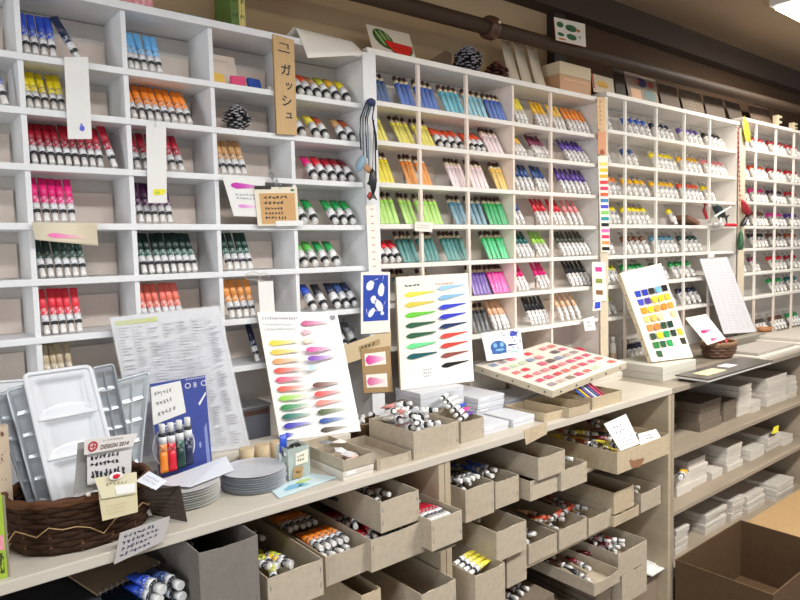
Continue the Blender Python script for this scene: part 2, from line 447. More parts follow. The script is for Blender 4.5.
def group(unit, row, px0, px1, n, kind, c, leanto=None, roll=0, comp=None):
    u = UZ[unit]; z = u['z'][row]; a = math.radians({'A': 26, 'B': 28, 'C': 27, 'D': 33, 'E': 44}[kind] if leanto is None else leanto)
    L0 = {'A': .110, 'B': .113, 'C': .117, 'D': .113, 'E': .095}[kind]
    clear = (u['z'][row - 1] if row else u['top'] - .003) - u['th'] - z - .0085
    if L0 * math.cos(a) > clear: a = math.acos(clear / L0)
    rad = {'A': .0087, 'B': .0092, 'C': .0092, 'D': .0140, 'E': .0125}[kind]
    y = YF + rad * 1.2 + (.002 if unit == 'left' else .012)
    xa, xb = xat(px0, y, z + .01), xat(px1, y, z + .01)
    pitch = (xb - xa) / n
    if pitch < rad * 2.16: rad = round(pitch / 2.16 - .00005, 4)
    edges = [u['x0'] + .018] + u['div'] + [u['x1'] - .018]
    ci = max([i for i, e in enumerate(edges) if e < (xa + xb) / 2] or [0])
    cname = ORD[ci - 1] if unit == 'left' and ci > 0 else ORD[ci]
    nm = NAMES.get(c, c)
    look = {'A': 'gouache tube on its white cap', 'B': 'slim tube, dark cap up', 'C': 'slim white-label tube, cap down', 'D': 'banded white tube', 'E': 'fat tube with white script label'}[kind]
    side = ''
    un = {'left': 'left unit', 'second': 'second unit', 'third': 'third unit', 'far right': 'far right unit'}[unit]
    lab = f"{nm} {look}, {ROW[row]} row, {un}, {cname} compartment"
    k = seen_lab.get(lab, 0); seen_lab[lab] = k + 1
    grp = f"{nm} tubes in the {ROW[row]} row, {un}, {cname} compartment" + (' (batch %d)' % (k + 1) if k else '')
    for i in range(n):
        x = xa + pitch * (i + .5)
        for e in edges:                       # keep clear of the dividers
            solid = unit == 'left' or e in (edges[0], edges[-1]) or abs(e - 1.845) < .001
            if solid and abs(x - e) < rad * 1.12 + .0072: x = e + (rad * 1.12 + .0078) * (1 if x > e else -1)
        zb = z + rad * (.75 if kind != 'B' else .2) * math.sin(a) + .001
        seen_objs.setdefault(lab, {}).setdefault(k, []).append(tube(kind, c, rad, (x, y, zb), (-a + U(-.02, .02), roll + U(-.015, .015), U(-.05, .05)), SPEC[unit][0], lab, SPEC[unit][1], grp))
def single(unit, row, px, kind, c, a, roll, label):
    u = UZ[unit]; z = u['z'][row]; rad = .0087 if kind == 'A' else .012
    y = YF + .02; x = xat(px, y, z + .01)
    tube(kind, c, rad, (x, y, z + rad * math.sin(math.radians(a)) * .8 + rad * abs(math.sin(roll)) * .8 + .001), (-math.radians(a), roll, 0), SPEC[unit][0], label, SPEC[unit][1], None)
L = 'left'
group(L, 0, 22.5, 58, 4, 'A', 'blue'); single(L, 0, 80, 'A', 'navy', 15, -.42, 'dark blue gouache tube tipped sideways beside four upright blue ones, top row')
group(L, 0, 126, 164, 5, 'A', 'lightblue')
for x0, n, c in ((297, 1, 'pinkish'), (305, 1, 'redorange'), (314, 1, 'tan'), (323, 1, 'yellowgreen'), (333, 1, 'amber'), (343.5, 1, 'yellow')): group(L, 0, x0, x0 + 10.3, n, 'E', c)
single(L, 1, 6, 'A', 'blue', 15, -.22, 'blue gouache tube leaning alone at the left edge of the second row')
group(L, 1, 26, 67, 5, 'A', 'yellow'); group(L, 1, 131, 194, 8, 'A', 'orange')
for x0, n, c in ((299, 1, 'yellowgreen'), (313, 1, 'lemon'), (322, 1, 'rust'), (340, 1, 'tan'), (350, 1, 'rust')): group(L, 1, x0, x0 + 9.5, n, 'E', c)
group(L, 2, 31, 105, 9, 'A', 'crimson'); single(L, 2, 115, 'A', 'crimson', 20, -.18, 'crimson gouache tube slumped apart from the nine upright crimson ones')
group(L, 2, 134, 186, 6, 'A', 'crimson'); group(L, 2, 221, 248, 4, 'A', 'tan')
for x0, n, c in ((311, 1, 'magenta'), (320.5, 1, 'red'), (330, 1, 'crimson'), (339, 1, 'darkred'), (348, 1, 'maroon')): group(L, 2, x0, x0 + 9, n, 'E', c)
group(L, 3, 34, 77, 5, 'A', 'magenta'); group(L, 3, 138, 174, 5, 'A', 'purple')
group(L, 3, 300, 321, 2, 'E', 'green'); group(L, 3, 332, 358, 3, 'E', 'green')
group(L, 4, 39, 88, 6, 'A', 'darkgreen'); group(L, 4, 141, 199, 8, 'A', 'blackgreen'); group(L, 4, 227, 254, 4, 'A', 'darkgreen')
group(L, 4, 301, 321, 2, 'E', 'lightgreen'); group(L, 4, 322, 343, 2, 'E', 'green')
group(L, 5, 43, 84, 5, 'A', 'coral'); group(L, 5, 143, 185, 6, 'A', 'salmon'); group(L, 5, 229, 257, 4, 'A', 'paleorange')
for x0, n, c in ((310, 1, 'blue'), (321, 1, 'black'), (334, 1, 'navy'), (343, 1, 'denim'), (351.5, 1, 'navy')): group(L, 5, x0, x0 + 9, n, 'E', c)
group(L, 6, 39, 76, 5, 'A', 'beige'); group(L, 6, 254, 262, 1, 'A', 'navy'); group(L, 6, 341, 361, 2, 'E', 'grey')
S = 'second'
for r, px0, px1, n, k, c in [
    (0, 374, 392, 4, 'B', 'denim'), (0, 402, 417, 3, 'B', 'royal'), (0, 421, 440, 4, 'B', 'royal'), (0, 447, 466, 4, 'B', 'cyan'), (0, 470, 489, 4, 'B', 'sky'), (0, 491, 513, 5, 'B', 'royal'),
    (0, 517, 529, 3, 'C', 'lemon'), (0, 539, 551, 3, 'C', 'amber'), (0, 555, 567, 3, 'C', 'gold'), (0, 570, 591, 5, 'C', 'orange'),
    (1, 373, 389, 4, 'B', 'lemon'), (1, 400, 416, 4, 'B', 'lemon'), (1, 421, 436, 4, 'B', 'lemon'), (1, 438, 466, 4, 'E', 'redorange'), (1, 471, 487, 3, 'E', 'redorange'), (1, 489, 505, 4, 'B', 'blush'),
    (1, 516, 528, 3, 'C', 'amber'), (1, 537, 551, 4, 'C', 'plum'), (1, 569, 591, 5, 'C', 'violet'),
    (2, 374, 395, 5, 'B', 'yellow'), (2, 408, 419, 3, 'B', 'orange'), (2, 422, 433, 3, 'B', 'orange'), (2, 453, 469, 4, 'B', 'blush'), (2, 473, 490, 4, 'B', 'blush'), (2, 497, 515, 4, 'B', 'gold'),
    (2, 517, 536, 4, 'C', 'denim'), (2, 539, 551, 3, 'C', 'denim'), (2, 563, 592, 6, 'C', 'violet'),
    (3, 376, 400, 5, 'B', 'lime'), (3, 406, 418, 3, 'B', 'lime'), (3, 422, 444, 5, 'B', 'lime'), (3, 456, 469, 3, 'B', 'steel'), (3, 473, 488, 3, 'B', 'steel'), (3, 490, 515, 6, 'B', 'green'),
    (3, 517, 526, 2, 'C', 'denim'), (3, 540, 552, 3, 'C', 'red'), (3, 555, 567, 3, 'C', 'red'), (3, 569, 585, 3, 'C', 'rosy'),
    (4, 376, 403, 4, 'E', 'red'), (4, 404, 420, 4, 'B', 'teal'), (4, 424, 441, 4, 'B', 'teal'), (4, 448, 469, 5, 'B', 'teal'), (4, 489, 515, 6, 'B', 'emerald'),
    (4, 518, 535, 4, 'C', 'teal'), (4, 539, 552, 3, 'C', 'lime'), (4, 563, 592, 7, 'C', 'olive'),
    (5, 376, 388, 3, 'E', 'crimson'), (5, 400, 414, 3, 'B', 'steel'), (5, 425, 436, 2, 'B', 'teal'), (5, 474, 492, 5, 'B', 'violet'), (5, 494, 515, 6, 'B', 'hotpink'),
    (5, 518, 530, 3, 'C', 'magenta'), (5, 541, 552, 3, 'C', 'magenta'), (5, 572, 592, 5, 'C', 'black'),
    (6, 378, 388, 2, 'E', 'crimson'), (6, 475, 492, 4, 'B', 'black'), (6, 494, 516, 5, 'C', 'peach'), (6, 531, 550, 5, 'C', 'black'), (6, 560, 583, 4, 'C', 'peach')]:
    group(S, r, px0, px1, n, k, c)
T3 = 'third'
UZ['third']['z'].append(CT + .001); UZ['far right']['z'].append(CT + .001)
for r, px0, px1, n, c in [
    (0, 608, 614, 1, 'lightblue'), (0, 629, 653, 4, 'royal'), (0, 657, 676, 4, 'navy'), (0, 684, 705, 4, 'violet'), (0, 709, 727, 4, 'black'),
    (1, 607, 613, 1, 'navy'), (1, 628, 640, 2, 'denim'), (1, 657, 679, 5, 'yellow'), (1, 684, 704, 4, 'amber'), (1, 708, 729, 5, 'rosy'),
    (2, 608, 623, 3, 'orange'), (2, 628, 652, 4, 'amber'), (2, 657, 680, 5, 'amber'), (2, 684, 705, 5, 'redorange'), (2, 708, 717, 2, 'yellow'),
    (3, 609, 622, 3, 'yellow'), (3, 628, 652, 5, 'yellow'), (3, 673, 680, 1, 'yellow'),
    (4, 607, 616, 2, 'redorange'), (4, 628, 652, 4, 'brown'), (4, 657, 680, 5, 'steel'), (4, 684, 704, 4, 'darkgreen'),
    (5, 607, 622, 3, 'yellowgreen'), (5, 628, 650, 5, 'green'), (5, 656, 670, 3, 'olive'), (5, 675, 697, 4, 'green'),
    (6, 607, 619, 2, 'yellowgreen'), (7, 632, 650, 4, 'navy'), (6, 657, 678, 4, 'blackgreen'), (6, 682, 703, 4, 'navy')]:
    group(T3, r, px0, px1, n, 'D', c)
F4 = 'far right'
for r, cs in enumerate([['red', 'red', 'crimson', 'red', 'crimson', 'red'], ['red', 'redorange', 'crimson', 'red', 'red', 'redorange'], ['magenta', 'magenta', 'purple', 'red', 'red', 'crimson'],
                        ['grey', 'brown', 'hotpink', 'violet', 'violet', 'royal'], [None, 'black', 'brown', 'rust', 'brown', 'tan'], ['grey', 'plum', 'red', 'crimson', 'red', 'tan'], [None, None, 'green', 'teal', 'green', 'green']]):
    xs = [740, 752.5, 771, 788.5, 803, 815]
    for i in range(4):
        if cs[i] is None: continue
        wide = {3: 12}.get(i, 15) if i else 9
        n = 2 if i == 0 else (3 if i == 3 else 4)
        if r >= 5 and i in (0, 1): n = 1 + i; wide = 7
        group(F4, r, xs[i] + 2, xs[i] + 2 + wide, n, 'D', cs[i])

for px0, px1, c in ((757, 770, 'olive'), (775, 788, 'brown'), (792, 803, 'green')): group(F4, 7, px0, px1, 4, 'D', c)
for lab, b in seen_objs.items():        # two batches of one colour in a compartment: say which
    if len(b) > 1:
        for k, os_ in b.items():
            for o in os_: o['label'] = lab.replace(', cap down', '').replace(', dark cap up', '').replace(' on its white cap', '') + (', left batch' if k == 0 else ', right batch' if k == len(b) - 1 else ', middle batch')

# ------------------------------------------------------------------ lower cabinets
WOODE2 = mat('a09280', .55, vary=.14, scale=7, bump=.1, stretch=(.3, 1, 3))
WOODE = mat('b0a189', .5, vary=.12, scale=7, bump=.1, stretch=(.3, 1, 3))
INW = mat('93826f', .6, vary=.15, scale=6, bump=.1)
YL, YLB = 1.25, 1.70
CABS = [dict(x0=-.9, x1=1.148, z=[.757, .49, .2], lab='cream wooden cabinet at the left, under the wicker basket and plates'),
        dict(x0=1.150, x1=2.302, z=[.757, .530, .272], lab='cream wooden cabinet in the middle, crammed with open grey boxes'),
        dict(x0=2.304, x1=3.72, z=[.712, .488, .245], lab='wooden cabinet at the right with stacks of flat white cartons'),
        dict(x0=3.722, x1=5.6, z=[.712, .488, .245], lab='wooden cabinet cut off by the right edge')]
for c in CABS:
    e = empty('storage_cabinet', (c['x0'], YL, 0), c['lab'], 'cabinet'); L0 = e.location.copy()
    def sub(gg, name, m, bevel=.0015):
        gg.v = [tuple(Vector(v) - L0) for v in gg.v]; return gg.build(name, m, e, bevel)
    for a in (c['x0'], c['x1'] - .02):
        q = G(); q.box(a, a + .02, YL, YLB, 0, CT - .0225); sub(q, 'side_panel', WOODE if c['x0'] < 2 else WOODE2)
    q = G(); q.box(c['x0'], c['x1'], YLB, YLB + .012, 0, CT - .0225); sub(q, 'back_panel', INW, 0)
    for z in c['z']:
        q = G(); q.box(c['x0'] + .0205, c['x1'] - .0205, YL + (.04 if c['x0'] < 2 else .002), YLB - .0005, z - (.011 if c['x0'] < 2 else .018), z); sub(q, 'shelf_board', WOODE if c['x0'] < 2 else WOODE2)
    q = G(); q.box(c['x0'] + .0205, c['x1'] - .0205, YL + .04, YL + .055, 0, c['z'][-1] - .0185); sub(q, 'plinth', INW, 0)
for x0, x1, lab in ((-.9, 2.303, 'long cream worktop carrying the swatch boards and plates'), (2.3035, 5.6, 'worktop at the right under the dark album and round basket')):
    wm = mat('c3bbae', .4, vary=.08, scale=6, bump=.08, stretch=(.3, 1, 1)) if x0 < 0 else mat('94897b', .45, vary=.12, scale=6, bump=.08, stretch=(.3, 1, 1))  # right worktop: its shade is put into a darker colour
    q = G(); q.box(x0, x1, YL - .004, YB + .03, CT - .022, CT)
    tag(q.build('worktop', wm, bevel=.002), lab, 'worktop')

# ------------------------------------------------------------------ open cardboard storage boxes
def footprint(TL, TR, B, z0, Yf=None):
    if Yf is None: Yf = atZ(B[0], B[1], z0).y
    a = atY(TL[0], TL[1], Yf); b = atY(TR[0], TR[1], Yf)
    return a.x, b.x, Yf, (a.z + b.z) / 2
OB = {}
def openbox(key, TL, TR, B, z0, depth, label, grp='open cardboard storage boxes', m=CARD, h=None, Yf=None, inner=None):
    x0, x1, yf, z1 = footprint(TL, TR, B, z0, Yf)
    x0 += .001; x1 -= .001; z0 += .0006
    if h: z1 = z0 + h
    depth = min(depth, 1.695 - yf)
    OB[key] = (x0, x1, yf, z0, z1, depth)
    e = empty('storage_box', ((x0 + x1) / 2, yf, z0), label, 'storage box', grp)
    w = (x1 - x0) / 2; t = .0022; H = z1 - z0; bw = random.choice((0, .003, .005))
    # front panel with a slightly bowed, worn upper edge
    q = G(); n = 8; vs = []
    for yy in (0, t):
        for k in range(n + 1):
            u = k / n; x = -w + 2 * w * u; by = -bw * math.sin(math.pi * u) * 0
            vs += [(x, yy + by, 0), (x, yy - bw * math.sin(math.pi * u) + by, H - abs(U(0, .0018)))]
    fs = []
    N = 2 * (n + 1)
    for k in range(n):
        a = 2 * k
        fs += [(a, a + 2, a + 3, a + 1), (N + a, N + a + 1, N + a + 3, N + a + 2), (a + 1, a + 3, N + a + 3, N + a + 1), (a, N + a, N + a + 2, a + 2)]
    fs += [(0, 1, N + 1, N), (N - 2, 2 * N - 2, 2 * N - 1, N - 1)]
    q.add(vs, fs); q.build('front_panel', m, e)
    for s in (-1, 1):
        q = G(); q.box(s * w - (t if s > 0 else 0), s * w + (0 if s > 0 else t), t, depth - t, 0, H); q.build('side_panel', m, e)
    q = G(); q.box(-w, w, depth - t, depth, 0, H); q.build('rear_panel', m, e)
    q = G(); q.box(-w + t, w - t, t, depth - t, 0, t); q.build('base_panel', m, e)
    for s in (-1, 1):
        for zz in (.3, .72):
            q = G(); q.box(s * (w - .006) - .0007, s * (w - .006) + .0007, -.0009, .0002, H * zz - .005, H * zz + .005); q.build('staple', SILV, e)
    return e
openbox('a', (198, 553), (258, 535), (200, 640), .757, .36, 'tall dark grey box, frontmost under the plates, nearly empty', m=GREYCARD, Yf=1.19)
openbox('b', (267, 577), (323, 560), (268, 618), .757, .40, 'grey cardboard box holding olive and yellow tubes', Yf=1.195)
openbox('c', (325, 558), (369, 540), (327, 587), .757, .42, 'grey cardboard box full of orange tubes')
openbox('d', (370.5, 540), (424.5, 520.5), (377, 571), .757, .42, 'grey cardboard box of red tubes with a worn front edge')
openbox('e', (431, 523), (462, 508), (427.5, 549), .772, .30, 'grey cardboard box of crimson tubes in front of the cabinet post', Yf=1.165)
# the box stacked on boxes d and e
openbox('f', (380, 502.5), (419, 489.5), (380.6, 532), OB['d'][4], .34, 'grey cardboard box stacked on top of the box of red tubes', Yf=OB['d'][2] + .01)
openbox('a2', (421, 595), (456, 579), (425, 640), .49, .36, 'grey box low beside the cabinet post, its inside dark', Yf=1.19)
openbox('a3', (361, 596), (381, 588), (362, 620), .49, .30, 'small brown box low on the shelf, cut off by the bottom edge', m=CARD2, Yf=1.23)
openbox('g', (465, 489), (494, 482), (464.5, 524), .757, .30, 'cardboard box with a torn front edge and dark tubes inside')
openbox('h', (495, 483), (519, 474), (498, 509), .757, .34, 'cardboard box with a blue tube inside, second from the cabinet post')
openbox('i', (530, 480), (558, 473), (530, 502), .757, .36, 'cardboard box under the open dark-sided box')
openbox('j', (538, 457.5), (565, 450), (538, 478), OB['i'][4], .34, 'dark-sided open box stacked on another below the brown price card', Yf=OB['i'][2] - .012)
openbox('k', (561, 472), (587, 460), (560.5, 492), .757, .34, 'cardboard box with a white cap showing at its left corner')
openbox('l', (617, 453), (669, 434), (617, 475), .757, .40, 'wide cardboard box holding two white note cards', m=CARD2)
openbox('p', (475, 576), (505, 562.5), (476, 599), .53, .34, 'cardboard box with yellow tubes across its front', Yf=1.185)
openbox('o', (506.5, 552), (526.5, 546), (506.5, 574.5), .53, .36, 'plain cardboard box beneath the tall open one', Yf=1.235)
openbox('n', (496, 529.5), (526.5, 520.5), (497, 555), OB['o'][4], .34, 'large open cardboard box stacked above the yellow tubes', Yf=1.215, h=.086)
openbox('q', (528.5, 544), (557, 532.5), (528.5, 565.5), .53, .36, 'cardboard box with orange-red bits inside')
openbox('r', (559, 531), (587, 516.6), (559, 551), .53, .38, 'cardboard box with a fat orange tube lying inside')
openbox('s', (588.5, 517.5), (611.5, 509), (588.6, 536.7), .53, .38, 'cardboard box with an orange speck at its corner')
openbox('u', (613.5, 515.6), (639, 505.6), (613.5, 527.6), .53, .36, 'shallow pale cardboard box under a taller brown one', m=CARD2)
openbox('t', (613.7, 492.5), (634, 484), (614, 514), OB['u'][4], .30, 'brown cardboard box stacked on the shallow pale one', m=CARD2, Yf=OB['u'][2] + .006)
openbox('v', (641, 498), (661, 481), (641, 510), .53, .36, 'cardboard box beside the brown one, at the right cabinet post', Yf=1.272)
openbox('y', (594, 582.5), (620, 570.6), (595, 595), .405, .40, 'long low cardboard box with dark marks on its front, lowest shelf', Yf=1.18)
openbox('x', (622, 575), (647, 562), (622, 583), .272, .36, 'low cardboard box with hot pink paper inside, under the pink-stained box', Yf=1.225)
openbox('w', (618, 553), (647, 541), (619, 569), OB['x'][4], .34, 'pink-stained cardboard box with red pieces inside', Yf=1.225)
openbox('cc', (413, 434), (458.5, 418.5), (414, 460.6), CT, .19, 'tall grey box on the worktop heaped with white tubes', grp='boxes on the worktop')
openbox('cd', (460.5, 422), (484, 416.5), (460, 444), CT, .16, 'grey box on the worktop beside the heaped one', grp='boxes on the worktop')
openbox('tb', (377, 457.5), (411.5, 453.5), (377.5, 471), CT, .20, 'shallow pale tray in front of the brown bowl', grp='boxes on the worktop')
openbox('gg', (544, 414), (566, 408.5), (544, 422.5), CT, .16, 'low cardboard box under the overhanging swatch slab', grp='boxes on the worktop', m=CARD2)
openbox('gh', (569, 409.5), (590, 402), (569, 418.5), CT, .18, 'low empty cardboard box, second under the swatch slab', grp='boxes on the worktop', m=CARD2)
openbox('gi', (592, 397), (622, 391), (592, 410), CT, .17, 'cardboard box on the worktop holding coloured pencils', grp='boxes on the worktop', m=CARD2)

# ------------------------------------------------------------------ tubes lying in the boxes
def lay(c, x, y, z, yaw=0, pitch=0, kind='A', label=None, grp=None, rad=.0087, name='gouache_tube', cat='gouache tube'):
    return tube(kind, c, rad, (x, y, z), (-math.pi / 2 + pitch, 0, yaw), name, label, cat, grp)
def row_in(key, c, n, y0, z, yaw=0, jitter=.1, label='', grp='', layers=1, x_off=0, span=None):
    x0, x1, yf, zz0, z1, d = OB[key]
    a, b = x0 + .016 + x_off, (x1 - .016 if span is None else x0 + .016 + x_off + span)
    for l in range(layers):
        for i in range(n):
            x = a + (b - a) * (i + .5) / n
            lay(c, x, yf + y0 + U(0, .012), zz0 + z + l * .0185, yaw + U(-jitter, jitter) * .3, 0, label=label, grp=grp)
row_in('c', 'orange', 5, .05, .062, 0, .05, 'orange gouache tube lying cap forward in the grey box', 'orange tubes in the box', 1)
row_in('c', 'orange', 4, .035, .045, .25, .3, 'orange gouache tube lying cap forward in the grey box', 'orange tubes in the box', 1)
row_in('c', 'orange', 5, .19, .060, 0, .05, 'orange gouache tube lying in the second rank of the grey box', 'orange tubes in the second rank', 1)
row_in('d', 'red', 7, .03, .045, 0, .04, 'red gouache tube lying cap forward in the worn-edged box', 'red tubes in the worn-edged box', 1)
row_in('d', 'crimson', 7, .15, .055, 0, .04, 'crimson gouache tube lying behind the red ones in the worn-edged box', 'crimson tubes behind the red ones', 1)
row_in('e', 'crimson', 6, .02, .062, 0, .03, 'crimson gouache tube packed in the box at the cabinet post', 'crimson tubes packed at the post', 1)
row_in('e', 'crimson', 6, .135, .062, 0, .03, 'crimson gouache tube in the rear rank of the box at the post', 'crimson tubes, rear rank at the post', 1)
row_in('b', 'yellowgreen', 4, .09, .045, .12, .2, 'olive yellow gouache tube lying in the left grey box', 'olive yellow tubes in the box', 1, .035)
row_in('b', 'olive', 4, .22, .06, .1, .2, 'dull olive gouache tube lying behind the yellow ones', 'olive tubes in the box', 1, .01)
row_in('b', 'amber', 1, .02, .03, .5, .1, 'amber yellow tube with white cap in the front corner of the olive box', None, 1, .012, .02)
row_in('a', 'black', 3, .1, .09, .2, .3, 'dark tube lying in the tall dark grey box', 'dark tubes in the tall grey box')
row_in('f', 'black', 4, .12, .03, .3, .3, 'dark tube lying in the stacked box above the red tubes', 'dark tubes in the stacked box')
row_in('g', 'black', 4, .03, .10, .2, .3, 'black tube lying in the torn-edged box', 'black tubes in the torn box')
row_in('h', 'royal', 2, .05, .085, .1, .1, 'blue tube lying in the second box from the cabinet post', 'blue tubes in the second box')
row_in('k', 'black', 2, .02, .075, .4, .1, 'dark tube with a white cap at the corner of its box', 'white-capped tubes at the box corner')
row_in('r', 'redorange', 2, .06, .065, -1.3, .1, 'fat orange tube lying crosswise in a cardboard box', 'orange tubes lying crosswise')
row_in('q', 'redorange', 2, .05, .05, .9, .3, 'orange-red tube lying askew in a low box', 'orange-red tubes askew')
row_in('w', 'maroon', 5, .06, .045, .4, .6, 'dark red tube in the pink-stained box', 'dark red tubes in the stained box')
x0, x1, yf, z0, z1, d = OB['p']
for i in range(4):
    lay('lemon', x0 + .012 + i * .002, yf + .035 + i * .021, z1 - .012 + i * .001, -1.35, 0, label='bright yellow gouache tube lying across the low box', grp='yellow tubes lying across the box')
x0, x1, yf, z0, z1, d = OB['l']
for i in range(3):
    lay('lemon', x0 + .03 + i * .02, yf + .03 + i * .03, z0 + .04, -1.0, 0, label='lemon yellow tube behind the box with note cards', grp='lemon tubes in the wide box')
# big blue-labelled tubes below the spiral pad
for i, (px, py) in enumerate(((163, 590), (181, 586), (160, 600), (183, 597))):
    p = atY(px, py, 1.24)
    lay('blue' if i in (0, 2) else 'denim', p.x, 1.24, p.z, .25, 0, rad=.0125, label='blue tube with a white cap under the spiral pad', grp='white-capped blue tubes under the spiral pad')
q = G(); p = atY(170, 606, 1.24); q.box(p.x - .09, p.x + .010, 1.22, 1.5, .7577, p.z - .0135)
tag(q.build('blue_carton', mat('24507c', .5), bevel=.002), 'blue carton under the blue tubes at the bottom left', 'carton')
# white tubes heaped on the worktop box
x0, x1, yf, z0, z1, d = OB['cc']
q = G(); q.box(x0 + .004, x1 - .004, yf + .004, yf + d - .004, z0 + .003, z1 - .02)
tag(q.build('tissue_wrap', mat('c9c7c2', .8, vary=.2, scale=80, bump=.5)), 'crumpled pale wrapping paper filling the tall worktop box', 'wrapping paper', kind='stuff')
for i in range(22):
    cc = random.choice(['white', 'silver', 'white', 'pinkish', 'white'])
    u, v = U(.02, .9), U(0, 1)
    lay(cc, x0 + .012 + u * (x1 - x0 - .03), yf + .012 + v * (d - .05), z1 - .008 + .018 * (i // 8) + U(0, .006), (U(-1.2, .1) if u > .5 else U(-.1, 1.2)) * -1, U(-.25, .1),
        label='white-labelled tube in the heap on the tall worktop box', grp='heaped white tubes on the worktop', rad=.0085, kind='E', name='paint_tube', cat='paint tube')
x0, x1, yf, z0, z1, d = OB['cd']
for i, c in enumerate(('violet', 'hotpink', 'blue', 'white', 'white', 'silver')):
    lay(c, x0 + .004 + i * .010, yf + .012 + .026 * i, z1 + .002 + .006 * i, -1.2 + U(-.03, .03), .05, rad=.0072, kind='E', label={'violet': 'violet tube lying over the edge of the small worktop box', 'hotpink': 'hot pink tube lying over the edge of the worktop box', 'blue': 'blue tube lying beside the hot pink one on the worktop box'}.get(c, 'white tube lying behind the violet one on the worktop box'),
        grp=None if c in ('violet', 'hotpink', 'blue') else 'white tubes behind the violet one', name='paint_tube', cat='paint tube')
# coloured pencils
x0, x1, yf, z0, z1, d = OB['gi']
for i, (c, n) in enumerate((('2f57b8', 'blue'), ('f0c62a', 'yellow'), ('6b55a8', 'violet'), ('dfe3ea', 'white'), ('4a6a9c', 'slate blue'), ('d8507c', 'pink'), ('b02c50', 'dark pink'))):
    e = empty('colored_pencil', (x0 + .018 + i * .016, yf + .02, z0 + .02), f'{n} pencil sticking out of the box on the worktop', 'pencil')
    a = Matrix.Rotation(-.75, 4, 'Y') @ Matrix.Rotation(-.5, 4, 'X')
    q = G(); q.loft([(0, .0038, .0038), (.11, .0038, .0038)], 6, smooth=False, T=a); q.build('pencil_body', mat(c, .4), e)
    q = G(); q.loft([(.1102, .0036, .0036), (.124, .0008, .0008)], 6, T=a); q.build('pencil_tip', mat('d8b889', .6), e)
# note cards and scraps in boxes
x0, x1, yf, z0, z1, d = OB['l']
pn = Panel(atY(620.5, 451, yf + .012), atY(640, 443.5, yf + .012), atY(626, 414, yf + .035), atY(604, 424, yf + .035), .001)
pn.face(PAPER).scrib(.2, .5, .8, .85, INKG, 2, 4, .02).scrib(.1, .08, .95, .38, INKG, 3, 9, .012)
tag(pn.build('note_card'), 'tall tilted white note card standing in the wide cardboard box', 'note card')
pn = Panel(atY(641, 446, yf + .012), atY(662, 439, yf + .012), atY(656, 429, yf + .03), atY(638, 434, yf + .03), .001)
pn.face(PAPER).scrib(.3, .3, .8, .8, INK, 2, 4, .03)
tag(pn.build('note_card'), 'short white note card beside the tall tilted one', 'note card')
q = G(); q.add([atY(632, 451, yf - .001), atY(643, 449, yf - .001), atY(644, 460, yf - .001), atY(640, 467, yf - .001), atY(632, 468, yf - .001), atY(629, 461, yf - .001)], [(0, 1, 2, 3, 4, 5)])
q.build('tape_patch', mat('8b6448', .7), None)
o = bpy.data.objects['tape_patch']; par = [x for x in bpy.data.objects if x.get('label', '').startswith('wide cardboard box')][0]
o.parent = par; o.location = -par.location
x0, x1, yf, z0, z1, d = OB['x']
q = G()
for i in range(7):
    a = U(0, 6.28); cx, cy = x0 + .02 + U(0, .03), yf + .03 + U(0, .03)
    q.add([(cx + .02 * math.cos(a + k * 2.1), cy + .02 * math.sin(a + k * 2.1), z0 + .03 + U(0, .035)) for k in range(3)], [(0, 1, 2)])
tag(q.build('pink_paper', mat('f02c8c', .5)), 'crumpled hot pink paper in the low box', 'paper')
for i, (a, b) in enumerate((((652, 576), (668, 566)), ((651, 572), (667, 561)))):
    p0, p1 = atZ(a[0], a[1], .276 + i * .005), atZ(b[0], b[1], .276 + i * .005)
    q = G(); q.box(p0.x + .0, p0.x + .10, max(p0.y, 1.26) + i * .02, max(p0.y, 1.26) + .14 + i * .02, .2725 + i * .0065, .278 + i * .0065)
    tag(q.build('booklet', PAPER, bevel=.0008), ['white booklet lying on the lowest shelf beside the pink-stained box', 'upper white booklet on the lowest shelf with a dark stripe'][i], 'booklet')

def clutter(key, cols, n, label, grp, y0=.03, z=.5, yaw=.6, span=.24):
    x0, x1, yf, z0, z1, d = OB[key]; H = z1 - z0
    for i in range(n):
        c = cols[i % len(cols)]; w = U(-yaw, yaw)
        x = x0 + .018 + (x1 - x0 - .036) * ((i * .618 + .2) % 1); yy = yf + y0 + span * (i + .3) / n
        if yy > yf + d - .12: yy = yf + d - .12
        w = max(-.9, min(.9, w)); dx = math.sin(w) * .1
        if x - dx < x0 + .015: w = -abs(w)
        if x - dx > x1 - .015: w = abs(w)
        lay(c, x, yy, z0 + .012 + H * z * U(.75, 1.1), w * .7, 0, label=label, grp=grp)
clutter('a', ['black', 'grey', 'navy'], 5, 'dark tube half hidden inside the tall dark grey box', 'dark tubes inside the tall box', z=.55)
clutter('f', ['black', 'maroon', 'black'], 7, 'dark tube in the box stacked above the red tubes', 'dark tubes in the stacked box', z=.5)
clutter('d', ['red', 'crimson', 'maroon'], 5, 'red tube lying loose on top in the worn-edged box', 'loose red tubes in the worn-edged box', z=.75, yaw=.9, span=.10)
clutter('b', ['yellowgreen', 'amber', 'olive'], 6, 'yellowish tube lying loose in the left grey box', 'loose yellowish tubes in the left box', z=.45, span=.2)
clutter('g', ['black', 'navy', 'black'], 6, 'black tube piled in the torn-edged box', 'black tubes in the torn box', z=.85, span=.15)
clutter('h', ['royal', 'navy', 'violet'], 5, 'blue or violet tube in the second box from the post', 'bluish tubes in the second box', z=.8, span=.16)
clutter('k', ['grey', 'black', 'navy'], 4, 'dark tube in the box with a white cap at its corner', 'dark tubes in the corner-cap box', z=.7, span=.15)
clutter('q', ['redorange', 'tan', 'rust', 'olive'], 6, 'orange or brown tube tangled in the low box', 'orange and brown tubes in the low box', z=.6, yaw=1.2, span=.12)
